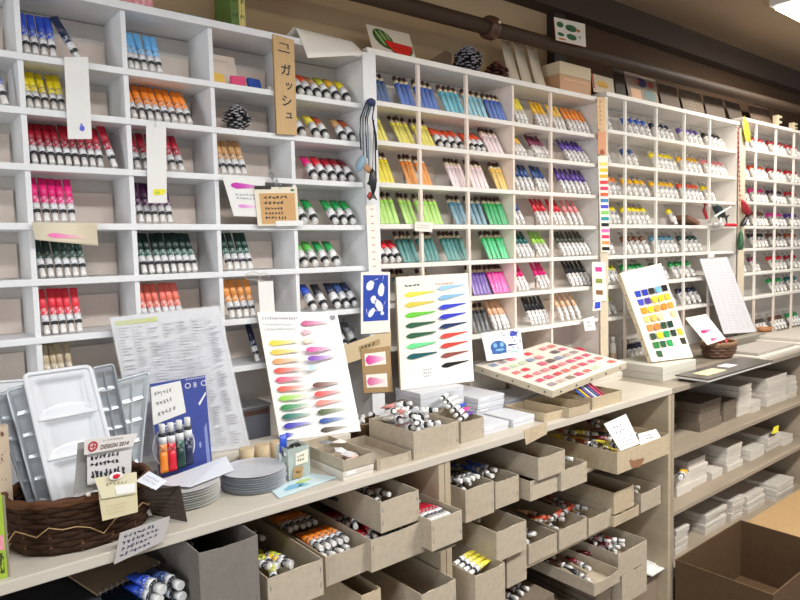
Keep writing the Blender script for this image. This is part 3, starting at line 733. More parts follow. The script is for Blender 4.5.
clutter('r', ['peach', 'redorange', 'tan', 'rust'], 5, 'tan or orange tube loose in the box with the fat orange one', 'tan and orange tubes', z=.55, yaw=1.2, span=.12)
clutter('s', ['tan', 'rust', 'brown'], 5, 'brownish tube in the box with an orange speck', 'brownish tubes', z=.55, span=.16)
clutter('v', ['black', 'teal', 'darkgreen'], 6, 'dark green tube in the box at the right cabinet post', 'dark green tubes at the right post', z=.75, span=.16)
clutter('l', ['lemon', 'yellow', 'maroon', 'rust', 'black', 'amber', 'brown'], 12, 'tube lying among others behind the two note cards', 'mixed tubes behind the note cards', z=.75, yaw=1.1, span=.26)
clutter('w', ['maroon', 'red', 'crimson'], 7, 'red tube tangled in the pink-stained box', 'red tubes in the pink-stained box', z=.75, yaw=1.2, span=.16)
clutter('y', ['black', 'maroon', 'brown'], 5, 'dark tube in the long low box on the lowest shelf', 'dark tubes in the long low box', z=.25, span=.22)
clutter('n', ['olive', 'black'], 3, 'olive or black tube deep in the large open box', 'tubes deep in the large box', z=.4, span=.12, y0=.1)

# ------------------------------------------------------------------ flat closed cartons in stacks
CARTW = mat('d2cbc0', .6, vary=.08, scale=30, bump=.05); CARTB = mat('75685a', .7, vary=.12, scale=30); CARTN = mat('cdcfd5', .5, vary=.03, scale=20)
PL = ['topmost', 'second from the top', 'third from the top', 'fourth from the top', 'fifth from the top', 'sixth from the top', 'seventh from the top']
def stack(TL, TR, B, z0, n, desc, depth=.2, m=CARTW, Yf=None, jit=.006, top=None, grp=None):
    x0, x1, yf, z1 = footprint(TL, TR, B, z0, Yf)
    h = (z1 - z0) / n; zt = z0
    for k in range(n):
        jx, jy = U(-jit, jit), U(-jit, jit); hh = h - .0016
        w = (x1 - x0) / 2 - .0015; hh_ = 0
        tone = {CARTW: 'pale', CARTB: 'brown', CARTN: 'white'}.get(m, 'pale')
        lab = f"{tone} flat carton, {'the only one' if n == 1 else PL[n - 1 - k]}, {desc}" if n > 1 else f"{tone} flat carton {desc}"
        e = empty('flat_carton', ((x0 + x1) / 2 + jx * .5, yf + jy, zt + .0004), lab, 'carton', grp or 'flat cartons ' + desc, (0, 0, U(-.02, .02)))
        q = G(); q.box(-w + .0015, w - .0015, .0015, depth - .0015, 0, hh * .42); q.build('carton_tray', m, e)
        q = G(); q.box(-w, w, 0, depth, hh * .42 + .0004, hh); q.build('carton_lid', m, e, .0012)
        if (x1 - x0) > .07 and z0 > CT - .05:
            q = G(); q.box(-w * .8, -w * .2, -.0006, -.0001, hh * .5, hh * .9); q.build('carton_label', PAPER, e)
        zt += h
    return x0, x1, yf, zt
WW = dict(m=CARTN)
# worktop
sx0 = stack((343, 473), (374.5, 462), (343.5, 481.5), CT, 1, 'at the worktop edge under the open tray', .20)
openbox('ta', (343, 462), (374.5, 450), (343, 473), sx0[3] + .0004, .20, 'shallow open tray of pale scraps on a flat carton at the worktop edge', grp='boxes on the worktop', Yf=sx0[2])
stack((483.5, 427.5), (510.5, 420.5), (484, 436), CT, 1, 'lowest at the worktop edge beside the grey boxes', .10, CARTN)
sx = stack((477, 399), (504, 392), (482, 424), CT, 4, 'in the tall white stack behind the grey boxes', .20, CARTN, Yf=1.42, jit=.003)
stack((513, 419.5), (535.5, 414.5), (513, 428.5), CT, 1, 'at the worktop edge right of the white stack', .12, CARTN)
stack((506, 400), (531, 396), (508, 418), CT, 3, 'between the white stack and the swatch slab', .16, CARTN, Yf=1.45)
stack((520, 395), (545, 392), (520, 410), CT, 4, 'in the dark gap under the swatch slab', .12, CARTN, Yf=1.47, jit=.003)
stack((568, 372), (622, 366), (568, 388), CT, 2, 'behind the pencil box', .1, CARTW, Yf=1.48)
# right cabinet, top shelf
def rs(TL, TR, B, z, n, d, m=CARTW, depth=.24, Yf=None): return stack(TL, TR, B, z, n, d, depth, m, Yf)
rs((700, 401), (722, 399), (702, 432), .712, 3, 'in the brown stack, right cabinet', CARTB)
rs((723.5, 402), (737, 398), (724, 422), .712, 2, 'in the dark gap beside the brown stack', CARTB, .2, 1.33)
rs((738.5, 386), (751, 383), (739, 417), .712, 6, 'in the tall pale stack under the dark album')
rs((753, 402), (761, 398), (753, 413.5), .712, 2, 'in the small stack right of the tall one')
rs((767, 377), (787.5, 374), (767, 406.5), .712, 5, 'in the neat stack below the paper pile', Yf=1.32)
rs((789.5, 378), (796.5, 375), (789, 402), .712, 4, 'in the stack cut by the right edge', Yf=1.32)
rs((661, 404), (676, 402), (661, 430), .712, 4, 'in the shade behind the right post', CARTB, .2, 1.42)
# second shelf
rs((676, 478.5), (691, 473), (677, 497), .488, 2, 'under the orange tube in the right cabinet')
rs((689, 461), (707, 455), (693, 487.5), .488, 4, 'in the left stack of the middle shelf')
rs((712, 472), (723, 468), (712, 480), .488, 1, 'standing alone low on the middle shelf')
rs((727, 447), (742, 442), (727, 472), .488, 4, 'in the central stack of the middle shelf')
rs((752, 450), (766, 445), (753, 461), .488, 1, 'long and low on the middle shelf')
rs((768, 437), (781, 432), (768, 452), .488, 3, 'under the yellow tag on the middle shelf')
rs((784, 437), (793, 433), (784, 446), .488, 2, 'at the right end of the middle shelf')
# third shelf
rs((706, 513), (727, 506), (706, 536), .245, 4, 'beside the cardboard carton on the bottom shelf')
rs((732, 500), (744, 495), (733, 522), .245, 5, 'in the narrow stack on the bottom shelf')
rs((748, 497), (765, 489), (748, 514), .245, 3, 'near the middle of the bottom shelf')
rs((777.5, 484), (794, 479), (777.5, 503), .245, 4, 'at the right end of the bottom shelf')
rs((676, 529), (689, 525), (676, 556), .245, 4, 'behind the left corner of the big carton', CARTW)
q = empty('gouache_tube', (0, 0, 0), 'x', 'y'); bpy.data.objects.remove(q)
p = atY(683, 476, 1.28); lay('amber', p.x - .03, 1.275, p.z + .001, -1.2, 0, rad=.013, label='orange tube lying on the small stack in the right cabinet')
pn = Panel(atY(772, 434, 1.3), atY(778, 432, 1.3), atY(779, 425, 1.31), atY(774, 427, 1.31), .002); pn.face(mat('e8dc2a', .5))
tag(pn.build('yellow_tag'), 'small yellow tag on the cartons of the middle shelf', 'tag')

# ------------------------------------------------------------------ big open cardboard carton on the floor
zr = .31; A_ = atZ(672.8, 558.7, zr); B_ = atZ(732.4, 517.5, zr); C_ = atZ(776.4, 592.6, zr)
x0, x1 = A_.x, B_.x; y1 = 1.238; y0 = C_.y
e = empty('cardboard_carton', (x0, y0, 0), 'large open brown cardboard carton standing on the floor at the lower right', 'carton')
KD = mat('553e25', .8, vary=.12, scale=30, bump=.12); t = .005
def kb(n, *b):
    q = G(); q.box(*b); q.v = [tuple(Vector(v) - e.location) for v in q.v]; return q.build(n, KD, e)
kb('side_panel', x0, x0 + t, y0, y1, .002, zr); kb('side_panel', x1 - t, x1, y0, y1, .002, zr)
kb('front_panel', x0 + t, x1 - t, y0, y0 + t, .002, zr); kb('rear_panel', x0 + t, x1 - t, y1 - t, y1, .002, zr)
kb('base_panel', x0 + t, x1 - t, y0 + t, y1 - t, .06, .065)
e2 = empty('cardboard_carton', (x1 + .03, .8, 0), 'closed tan cardboard carton behind the large open one at the right edge', 'carton')
q = G(); q.box(.0, .75, 0, .43, .002, .285); q.build('carton_body', KRAFT, e2)
q = G(); q.box(-.002, .752, -.002, .214, .2855, .29); q.build('lid_flap', KRAFT, e2)
q = G(); q.box(-.002, .752, .216, .432, .2855, .29); q.build('lid_flap', KRAFT, e2)

# supports the photo half hides
rs((594, 596), (611, 584), (594, 610), .272, 3, 'under the long low box', CARTB, .4, 1.262)

x0, x1, yf, z0, z1, d = OB['ta']
for i in range(6):
    q = G(); cx_, cy_ = U(x0 + .02, x1 - .02), U(yf + .03, yf + d - .03)
    P = [(cx_ + .018 * math.cos(k * 1.05) * U(.7, 1.2), cy_ + .022 * math.sin(k * 1.05) * U(.7, 1.2), z0 + .006 + .005 * i + U(0, .006)) for k in range(6)]
    q.add(P + [(cx_, cy_, z0 + .016 + .005 * i)], [(k, (k + 1) % 6, 6) for k in range(6)]); o = q.build('paper_scrap', mat(['d8d4d0', 'e0b8b0', 'c8c4c4', 'dcdcdc', '8a8a8c', 'e4dcd4'][i], .7))
    tag(o, ['pale', 'pinkish', 'light grey', 'whitish', 'grey', 'cream'][i] + ' crumpled paper scrap in the shallow open tray', 'paper scrap')

# ------------------------------------------------------------------ cards, tags and signs on the shelf fronts
YC = YF - .0095
def cardobj(pn, name, label, cat, grp=None): return tag(pn.build(name), label, cat, grp)
STR = mat('cfc9bd', .7)
def string(pts, name, label=None, parent=None, r=.0009, m=None):
    q = G(); q.tube(pts, r, 5); return q.build(name, m or STR, parent)

e = empty('hanging_tag', atY(76, 57, YC), 'long white hanging tag with a violet paint drop near its foot', 'tag')
def into(o, e): o.parent = e; o.location = -e.location; return o
pn = vcard((64, 57), (88, 57), (92, 139), (68, 139), YC, .001); pn.face(PAPER).blob(.6, .13, .11, .035, mat('5a5fd8', .3)).blob(.58, .17, .05, .02, mat('6f74e4', .3), off=.0008)
into(pn.build('tag_card'), e)
e = empty('hanging_tag', atY(156, 125, YC), 'narrow white hanging tag with a yellow flower blot at its foot', 'tag')
pn = vcard((146, 125), (166, 125), (167, 203), (148, 203), YC, .001); pn.face(PAPER).blob(.6, .14, .32, .045, mat('efe23a', .4), rag=.2).blob(.5, .13, .14, .02, mat('b7cf3a', .4), off=.0009)
into(pn.build('tag_card'), e); into(string([atY(156, 118, YC - .001), atY(155, 127, YC - .002)], 'tag_string'), e)

KSIGN = mat('cfab78', .6, vary=.08, scale=18, stretch=(6, 1, 1), bump=.05)
pn = vcard((273, 34), (294, 40), (297, 135), (277, 134), YC - .002, .008); pn.face(KSIGN, mat('a98654', .6))
BR = mat('1c1714', .5)
pn.rect(.28, .925, .72, .935, BR).rect(.66, .885, .72, .93, BR).rect(.2, .845, .78, .857, BR)
pn.text('ガ', .28, .62, .125, BR, bold=.016).text('ッ', .44, .475, .11, BR, bold=.016).text('シ', .26, .30, .13, BR, bold=.016).text('ュ', .40, .17, .11, BR, bold=.016)
cardobj(pn, 'wooden_sign', 'tan wooden sign board with handwritten black Japanese lettering, hanging on the left unit', 'sign')

# rolled paper lying over the top board
e = empty('paper_roll', atY(322, 55, 1.60), 'white sheet of paper curling over the top of the left unit', 'paper')
q = G(); vs = []; NX, NT = 10, 12
pa, pb = atY(290, 37, 1.64), atY(346, 50, 1.64)
for i in range(NX + 1):
    u = i / NX; b = pa.lerp(pb, u)
    for k in range(NT + 1):
        t = k / NT; a = t * 2.5
        vs.append((b.x + .006 * math.sin(t * 3), 1.70 - .15 * t + .005 * math.sin(a), 2.095 + .035 * math.sin(t * 2.2) * (1 - .2 * u) - max(0, t - .55) * (.22 - .10 * u)))
fs = [(i * (NT + 1) + k, (i + 1) * (NT + 1) + k, (i + 1) * (NT + 1) + k + 1, i * (NT + 1) + k + 1) for i in range(NX) for k in range(NT)]
q.add(vs, fs, 0, True); o = into(q.build('sheet', PAPERW), e); md = o.modifiers.new('t', 'SOLIDIFY'); md.thickness = .001

pn = vcard((32, 222), (97, 223), (97, 246), (34, 240), YC - .002, .0008, curl=.012); pn.face(mat('ddd2b8', .6)).fade(.2, .32, .62, .26, 'e85aa8', to='ddd2b8', off=.0012)
cardobj(pn, 'swatch_card', 'curling cream card with one pink paint smear below the magenta tubes', 'card')

pn = vcard((222, 176), (265, 179), (265, 217), (234, 216), YC - .001, .0008); pn.face(PAPER).fade(.14, .78, .8, .16, 'c020a4', p=1.6).fade(.2, .26, .7, .10, 'dc80d2').scrib(.2, .42, .9, .6, INKG, 2, 8, .01)
cardobj(pn, 'swatch_sheet', 'white sheet with magenta and pink brush strokes beside the kraft note', 'card')
e = empty('note_card', atY(277, 187, YC - .004), 'kraft note on a cream card hanging from a clip, handwritten in black', 'note')
pn = vcard((254, 187), (297, 187), (299, 225), (258, 226), YC - .004, .001); pn.face(mat('e6dcc6', .6)).rect(.1, .05, .93, .84, mat('cda26c', .7), .0007)
pn.scrib(.18, .52, .85, .80, INK, 2, 7, .02, .0012).scrib(.18, .14, .85, .50, INK, 3, 9, .016, .0012).rect(.0, .94, .38, 1.03, BR, .001).blob(.88, .92, .05, .03, mat('2f7a4c', .5)).rect(.42, -.02, 1.1, .12, PAPER, .0014)
into(pn.build('note_face'), e)
q = G()
for i in range(5):
    c = atY(271 + i * 1.8, 173 + i * 3.2, YC - .003); q.tube([(c.x + .006 * math.cos(a), c.y + (.003 if i % 2 else -.003) * math.cos(a), c.z + .0075 * math.sin(a)) for a in [k * math.pi / 5 for k in range(10)]], .0012, 5, closed=True)
into(q.build('clip_chain', SILV), e)

e = empty('price_tag', atY(265, 282, YC), 'small white tag on a curly white string in front of the orange tubes', 'tag')
pn = vcard((258, 281), (273, 281), (275, 312), (260, 312), YC, .001); pn.face(PAPER); into(pn.build('tag_card'), e)
into(string([atY(253 + 8 * math.cos(a), 277 - 5 * math.sin(a), YC - .002) for a in [k * .5 for k in range(8)]] + [atY(265, 281, YC - .002)], 'tag_string', r=.0012), e)
into(string([atY(264 + 5 * math.cos(a), 277 - 4 * math.sin(a), YC - .003) for a in [k * .6 for k in range(8)]], 'tag_string', r=.0012), e)

# blue print postcard, kraft card with pink swatches
YP = YF - .016
BLUE = mat('2444a8', .5); WH = mat('e9edf6', .5)
pn = vcard((361, 272), (390, 272), (390, 332), (361, 334), YP - .004, .0012); pn.face(PAPERW).rect(.07, .2, .93, .95, BLUE)
for (u, v, a, b, ro) in ((.3, .78, .14, .08, .3), (.68, .70, .12, .10, .8), (.42, .55, .10, .07, 0), (.6, .45, .16, .08, -.5), (.35, .34, .13, .06, .5), (.72, .32, .06, .03, 0)): pn.blob(u, v, a, b, WH, .0010, rot=ro, rag=.1)
for i in range(12):
    u, v, a = U(.15, .8), U(.25, .88), U(0, 3.1); pn.poly([(u, v), (u + .2 * math.cos(a), v + .1 * math.sin(a)), (u + .2 * math.cos(a) + .02, v + .1 * math.sin(a) + .015)], WH, .0011)
cardobj(pn, 'print_postcard', 'upright blue and white printed postcard on the post above the pink swatches', 'postcard')
pn = vcard((342, 346), (391, 329), (391, 349), (346, 364), YP + .001, .0015); pn.face(mat('cdb894', .7)).poly([(.3, .4), (.75, .42), (.75, .72), (.3, .68)], mat('a98f66', .7)).scrib(.34, .45, .72, .68, INK, 1, 5, .03)
cardobj(pn, 'kraft_label', 'tan paper label with a black ink scrawl above the pink swatches', 'label')
pn = vcard((361, 350), (390, 346), (393, 392), (364, 393), YP - .002, .0015); pn.face(KRAFT).rect(.1, .62, .82, .9, PAPERW, .0007).rect(.1, .12, .82, .42, PAPERW, .0007)
pn.fade(.12, .75, .66, .22, 'd82c94', off=.0012).fade(.12, .26, .62, .2, 'dc5898', off=.0012)
cardobj(pn, 'swatch_card', 'kraft card with two pink swatches behind the brown bowl', 'card')

# post 1: ruler strip and dangling charms
pn = vcard((366, 205), (376, 205), (379, 270), (369, 270), YP + .0005, .0008); pn.face(PAPERW)
for k in range(9): pn.rect(.4, .05 + k * .11, .7, .065 + k * .11, mat('d08a90', .5))
cardobj(pn, 'paper_strip', 'narrow white paper strip with faint pink marks hanging on the first post', 'paper strip')
e = empty('ribbon_bundle', atY(371, 102, YP - .01), 'bundle of dark blue and grey ribbons knotted on the first post', 'ribbons')
q = G(); c = atY(371, 102, YP - .012); q.loft([(-.012, .006, .006), (-.007, .014, .012), (.004, .015, .012), (.010, .006, .006)], 10, T=Matrix.Translation(c)); into(q.build('knot', mat('27365e', .6)), e)
for i, (x0, x1, y1, cc) in enumerate(((366, 361, 150, '26323f'), (368, 364, 165, '5a6c78'), (370, 367, 158, '26384a'), (372, 369, 166, '74848c'), (374, 377, 150, '20242c'), (375, 376, 178, '14161a'))):
    q = G(); q.tube([atY(x0, 103, YP - .012), atY((x0 + x1) / 2 - 3, 118, YP - .014), atY(x1 - 1, 135, YP - .012), atY(x1, y1, YP - .012)], .0023, 5); into(q.build('ribbon', mat(cc, .7)), e)
e = empty('hanging_ornament', atY(363, 160, YP - .02), 'small tan and pale blue bird ornament hanging from the ribbons', 'ornament')
T = Matrix.Translation(atY(361, 163, YP - .02)) @ Matrix.Rotation(.5, 4, 'Y')
q = G(); q.loft([(-.030, .003, .003), (-.015, .012, .010), (.005, .015, .012), (.018, .010, .009), (.026, .002, .002)], 10, T=T); into(q.build('ornament_body', mat('8aa3b4', .5)), e)
q = G(); q.loft([(-.022, .002, .002), (-.012, .010, .004), (.012, .010, .004), (.020, .002, .002)], 8, T=Matrix.Translation(atY(367, 168, YP - .022)) @ Matrix.Rotation(-.9, 4, 'Y')); into(q.build('wing', mat('b78a60', .6)), e)
q = G(); q.loft([(-.012, .002, .002), (0, .011, .010), (.012, .002, .002)], 8, T=Matrix.Translation(atY(370, 196, YP - .02))); into(q.build('bead', mat('b53a2c', .4)), e)
def fish(px, py, y, L, m, label, rot, extra=None):
    c = atY(px, py, y); e = empty('fish_ornament', c, label, 'ornament'); T = Matrix.Rotation(rot, 4, 'Y')
    q = G(); q.loft([(-L / 2, .001, .001), (-L * .38, L * .10, L * .06), (-L * .1, L * .17, L * .1), (L * .2, L * .11, L * .07), (L * .38, L * .035, L * .03)], 12, T=T); q.build('fish_body', m, e)
    q = G(); q.add([T @ Vector(v) for v in ((-.004, 0, L * .36), (.004, 0, L * .36), (L * .16, -.001, L * .58), (0, -.001, L * .5), (-L * .16, -.001, L * .58), (-.004, .003, L * .36), (.004, .003, L * .36), (L * .16, .002, L * .58), (0, .002, L * .5), (-L * .16, .002, L * .58))],
          [(0, 1, 2, 3), (0, 3, 4), (6, 5, 8, 7), (5, 9, 8), (1, 6, 7, 2), (2, 7, 8, 3), (3, 8, 9, 4), (4, 9, 5, 0)]); q.build('tail_fin', m, e)
    q = G(); q.add([T @ Vector(v) for v in ((L * .15, -.001, -.1 * L), (L * .27, 0, .05 * L), (L * .1, .001, .1 * L), (L * .15, .002, -.1 * L))], [(0, 1, 2), (3, 2, 1), (0, 3, 1), (0, 2, 3)]); q.build('side_fin', m, e)
    return e
fish(373, 183, YP - .03, .085, mat('15161a', .4), 'black fish ornament hanging head up on the first post', math.pi)
into(string([atY(374, 120, YP - .03), atY(372.5, 172, YP - .03)], 'hanging_cord', m=mat('15161a', .6), r=.001), bpy.data.objects['fish_ornament'])

# strips between units two and three
pn = vcard((597, 97), (605, 97), (605, 130), (598, 129), YP, .001); pn.face(mat('e0b98a', .6)).scrib(.2, .1, .8, .9, mat('b08a5c', .6), 6, 2, .03)
cardobj(pn, 'paper_strip', 'peach paper strip at the top of the second post', 'paper strip')
pn = vcard((598, 131), (606, 131), (606, 155), (598, 154), YP, .001); pn.face(mat('d79a72', .6)).blob(.5, .1, .3, .12, mat('a8503a', .5))
cardobj(pn, 'paper_strip', 'salmon paper strip below the peach one on the second post', 'paper strip')
pn = vcard((598, 156), (607.5, 156), (610, 252), (601, 252), YP - .0015, .001); pn.face(PAPERW)
for i, c in enumerate(('f0e07c', 'f2d038', 'e8b430', 'e0404c', 'e03a68', 'd8643c', '3a86b8', '4a50d0', '86d060', '2a98a8', '181818', 'e070b8', 'e03060', 'e89850', '181818')): pn.rect(.12, .90 - i * .063, .95, .935 - i * .063, mat(c, .4))
cardobj(pn, 'color_strip', 'long white strip with a ladder of colour patches on the second post', 'colour chart')
pn = vcard((592, 262), (605, 262), (607, 301), (593, 300), YP - .003, .001); pn.face(PAPERW)
for i, c in enumerate(('e83a94', '8a9640', '8a6238')): pn.rect(.22, .75 - i * .3, .72, .87 - i * .3, mat(c, .4))
cardobj(pn, 'color_card', 'white card with pink, olive and brown squares below the colour ladder', 'colour chart')
pn = vcard((593.5, 301), (601, 300), (601, 310), (592.5, 311), YP - .004, .001); pn.face(PAPERW).rect(.2, .2, .9, .85, mat('2a4fc8', .4))
cardobj(pn, 'color_card', 'small card with one blue square on the second post', 'colour chart')
pn = vcard((583, 319), (594, 316), (596, 330), (585, 331), YP - .002, .001); pn.face(PAPER).scrib(.2, .2, .8, .8, INKG, 2, 4, .02)
cardobj(pn, 'price_card', 'small white price card hooked at the right end of the second unit', 'card')
pn = vcard((415, 222), (433, 222.5), (432, 232), (415, 231), YC - .002, .001); pn.face(PAPERW).scrib(.1, .25, .9, .8, INKG, 2, 7, .015)
cardobj(pn, 'price_card', 'small cream price card under the lime green tubes', 'card')
pn = vcard((524, 430), (547, 422), (547, 434), (526, 445), YL - .0055, .001); pn.face(CARD2).scrib(.2, .4, .7, .6, INKG, 1, 4, .01)
cardobj(pn, 'price_card', 'blank brown card hanging off the worktop edge', 'card')
q = G(); q.box(1.92, 1.985, 1.66, 1.70, CT + .0005, 1.06); q.box(1.93, 1.975, 1.665, 1.70, 1.06, 1.07)
tag(q.build('cream_block', CREAM, bevel=.003), 'cream block standing in the bottom row of the second unit', 'block')
c = atY(574, 352, 1.65)
q = G(); q.loft([(0, .055, .026), (.008, .066, .03), (.02, .06, .028), (.026, .04, .02)], 18, T=Matrix.Translation((c.x, 1.65, c.z - .012)))
tag(q.build('red_dish', mat('d02448', .35)), 'small crimson dish in the bottom row of the second unit', 'dish')
q = G(); q.box(c.x - .07, c.x + .07, 1.61, 1.70, CT + .0005, c.z - .0125); tag(q.build('gift_carton', mat('cfc6bc', .6), bevel=.002), 'pale carton under the small crimson dish', 'carton')
for px, cc, lab, hh in ((605, 'a02838', 'small bottle with a dark red label in the bottom row, third unit', .10), (613, 'd8b89a', 'tall slim bottle with a beige body beside the red-labelled one', .14)):
    x = xat(px, 1.63, 1.0); e = empty('bottle', (x, 1.63, CT + .0006), lab, 'bottle')
    q = G(); q.loft([(0, .014, .014), (hh * .7, .014, .014), (hh * .8, .008, .008), (hh * .84, .008, .008)], 12); q.build('bottle_body', mat('e6ded6', .3), e)
    q = G(); q.loft([(.02, .0143, .0143), (hh * .5, .0143, .0143)], 12, cap=False); q.build('bottle_label', mat(cc, .5), e)
    q = G(); q.loft([(hh * .842, .0095, .0095), (hh, .009, .009)], 10); q.build('bottle_cap', mat('f0eeea', .4), e)

# things in the pigeonholes of the left unit
zr0, zr1 = 1.939, 1.826
x = xat(217, 1.64, zr0)
pn = Panel((x - .02, 1.66, zr0 + .001), (x + .075, 1.66, zr0 + .001), (x + .075, 1.69, zr0 + .095), (x - .02, 1.69, zr0 + .095), .003); pn.face(CREAM).scrib(.2, .75, .85, .88, mat('b8a890', .6), 1, 7, .012)
cardobj(pn, 'display_card', 'cream card behind three colour blocks, top row, third compartment', 'card')
for px, c, n, r in ((219, 'f2c860', 'pale yellow', .1), (237, 'e0507c', 'pink', -.15), (255, '2a4aa0', 'dark blue', .05)):
    x = xat(px, 1.63, zr0)
    q = G(); q.box(-.02, .02, 0, .012, 0, .034); o = q.build('color_block', mat(c, .45), None, .004, (x, 1.62, zr0 + .001)); o.rotation_euler = (-.35, r * 0, r * 2)
    tag(o, f'{n} block in front of the cream card in the top row', 'block', None)
x = xat(272, 1.63, zr0); q = G(); q.box(-.012, .012, 0, .02, 0, .015); tag(q.build('eraser', PAPER, None, .003, (x, 1.62, zr0 + .001)), 'small white block beside the dark blue one, top row', 'block')
def pinecone(c, R_, H, label, dark, tip, n=90):
    e = empty('pine_cone', c, label, 'pine cone')
    q = G(); q.loft([(0, R_ * .4, R_ * .4), (H * .3, R_ * .62, R_ * .62), (H * .7, R_ * .45, R_ * .45), (H, R_ * .1, R_ * .1)], 10); q.build('core', mat(dark, .8), e)
    q = G()
    for i in range(n):
        t = (i + .5) / n; a = i * 2.39996; rr = R_ * (math.sin(math.pi * (.12 + .86 * t)) ** .8); z = H * t; rr *= U(.8, 1.12); a += U(-.25, .25)
        d = Vector((math.cos(a), math.sin(a), 0)); s = Vector((-math.sin(a), math.cos(a), 0)); w = R_ * .2
        p0 = d * rr * .45 + Vector((0, 0, z)); p1 = d * rr + Vector((0, 0, z + H * .10)); up = Vector((0, 0, R_ * .07))
        q.add([p0 - s * w * .6, p0 + s * w * .6, p1 + s * w, p1 - s * w, p0 - s * w * .6 - up, p0 + s * w * .6 - up, p1 + s * w - up, p1 - s * w - up],
              [(0, 1, 2, 3), (7, 6, 5, 4), (3, 2, 6, 7), (0, 3, 7, 4), (1, 5, 6, 2)], 0)
        q.add([p1 - s * w * .9 - up, p1 + s * w * .9 - up, p1 + s * w * .6 + up * .5, p1 - s * w * .6 + up * .5, p1 + d * R_ * .06], [(0, 1, 4), (1, 2, 4), (2, 3, 4), (3, 0, 4)], 1)
    q.build('scales', [mat(dark, .7), mat(tip, .7)], e)
    return e
pinecone((xat(237, 1.662, zr1), 1.660, zr1 + .004), .036, .066, 'grey pine cone in the second row of the left unit', '3c3a3c', 'a9a6a8')

# things on top of the units
def top_z(x): return 2.088 if x < 1.19 else 2.104 if x < 2.38 else 2.135 if x < 3.63 else 2.165
q = G(); x0, x1 = xat(119, 1.66, 2.09), xat(150, 1.66, 2.09); q.box(x0, x1, 1.63, 1.72, 2.0885, 2.16)
tag(q.build('gift_box', mat_print('d88890', 'e8b8b8', .55, 150), None, .003), 'pink patterned box on top of the left unit', 'box')
x0, x1 = xat(183, 1.68, 2.09), xat(204, 1.68, 2.09)
e = empty('toy_block', ((x0 + x1) / 2, 1.66, 2.0885), 'small teal toy with dark feet on top of the left unit', 'toy')
q = G(); q.box(-.03, .03, 0, .025, .006, .026); q.build('toy_body', mat('4a9cae', .5), e, .004)
for s in (-.018, .014):
    q = G(); q.box(s, s + .01, .004, .02, 0, .0055); q.build('toy_foot', DARK, e)
for px, w, c, lab in ((230, .022, '5c7a34', 'green book standing on top of the left unit'), (238, .018, 'd8c878', 'pale yellow book with a printed spine beside the green one')):
    x = xat(px, 1.64, 2.09); e = empty('book', (x, 1.63, 2.0885), lab, 'book')
    q = G(); q.box(0, w, 0, .10, 0, .17); q.build('book_cover', mat(c, .5, vary=.2, scale=60), e, .001)
    q = G(); q.box(.002, w - .002, .003, .0985, .1702, .1706); q.build('pages', PAPER, e)
    q = G(); q.box(.004, w - .004, -.0006, -.0001, .03, .12); q.build('spine_title', mat_print(c, '40402c', .55, 160), e)
def topcard(tl, tr, br, bl, label, col='ddd0b8', th=.002, yb=1.64, yt=1.685, name='art_card', curl=0):
    z = top_z(xat((bl[0] + br[0]) / 2, yb, 2.1)) + .0008
    a, b = atY(*bl, yb), atY(*br, yb); a.z = b.z = z
    pn = Panel(a, b, atY(*tr, yt), atY(*tl, yt), th, curl); pn.face(mat(col, .65, vary=.06, scale=20)); return pn
pn = topcard((366, 24), (409, 34), (417, 62), (374, 50), '', 'e3d6c2')
G1, G2, RD = mat('3c5c34', .5), mat('9ab26a', .5), mat('d82c24', .4)
pn.blob(.32, .60, .21, .34, G1, rot=.35).blob(.24, .62, .035, .26, G2, .0009, rot=.35).blob(.34, .66, .03, .26, G2, .0009, rot=.35).blob(.43, .70, .02, .16, G2, .0009, rot=.35)
P = [(.30, .50), (.95, .42)] + [(.62 + .33 * math.cos(a), .44 + .38 * math.sin(a)) for a in [-.1 - k * .3 for k in range(10)]]
pn.poly([(.30, .58), (.98, .52), (.96, .30), (.85, .14), (.66, .08), (.48, .18), (.36, .36)], G1, .0010).poly([(.33, .57), (.96, .51), (.93, .31), (.83, .18), (.66, .13), (.50, .22), (.39, .38)], RD, .0013)
for k in range(7): pn.blob(.48 + .07 * k, .34 + .04 * (k % 2), .012, .016, BR, .0016, n=6)
cardobj(pn, 'art_card', 'hand-painted watermelon card on top of the second unit', 'card')
pn = topcard((446, 50), (452, 54), (451, 67), (423, 61), '', '6c5c48'); cardobj(pn, 'folded_card', 'dark folded triangular card between the watermelon and the pine cone', 'card')
pinecone((xat(468, 1.66, 2.11), 1.66, 2.1045), .052, .092, 'dark spiky pine cone on top of the second unit', '1e1a1a', '8a8690', 110)
c = (xat(496, 1.69, 2.11), 1.69, 2.1045); pinecone(c, .045, .075, 'brown dried flower head behind the dark pine cone', '3a1c16', '6a3228', 60)['category'] = 'dried flower'
for i, (a, b) in enumerate(((501, 511), (513.5, 523.5), (527, 537))):
    w = 9; pn = topcard((a, 40 + i * 2.5), (a + w, 42 + i * 2.5), (b + 8, 81 + i * 2), (b - 2.5, 78 + i * 2), '', 'd8cab4', yb=1.66, yt=1.71, curl=.012)
    pn.blob(.45, .06, .14, .03, [mat('b04a40', .5), mat('4a5a3a', .5), mat('b03040', .5)][i], .0012)
    cardobj(pn, 'art_card', ['first tall curved card with a rust dot beside the dried flower', 'middle tall curved card with a green mark, on top of the second unit', 'third tall curved card with a red dot, nearest the dark wall post'][i], 'card')
e = empty('tan_box', (xat(556, 1.66, 2.11), 1.64, 2.1045), 'tan and cream box standing on top of the second unit under the shoe drawing', 'box')
x1 = xat(587, 1.66, 2.11) - e.location.x; q = G(); q.box(0, x1, 0, .09, 0, .075); q.build('box_body', mat('cda078', .6), e, .002)
q = G(); q.box(0, x1, 0, .09, .0755, .125); q.build('box_lid', mat('d9c7a6', .6), e, .002)
q = G(); q.box(.02, x1 - .02, -.001, -.0002, .055, .062); q.build('box_crease', mat('e0b48c', .6), e)
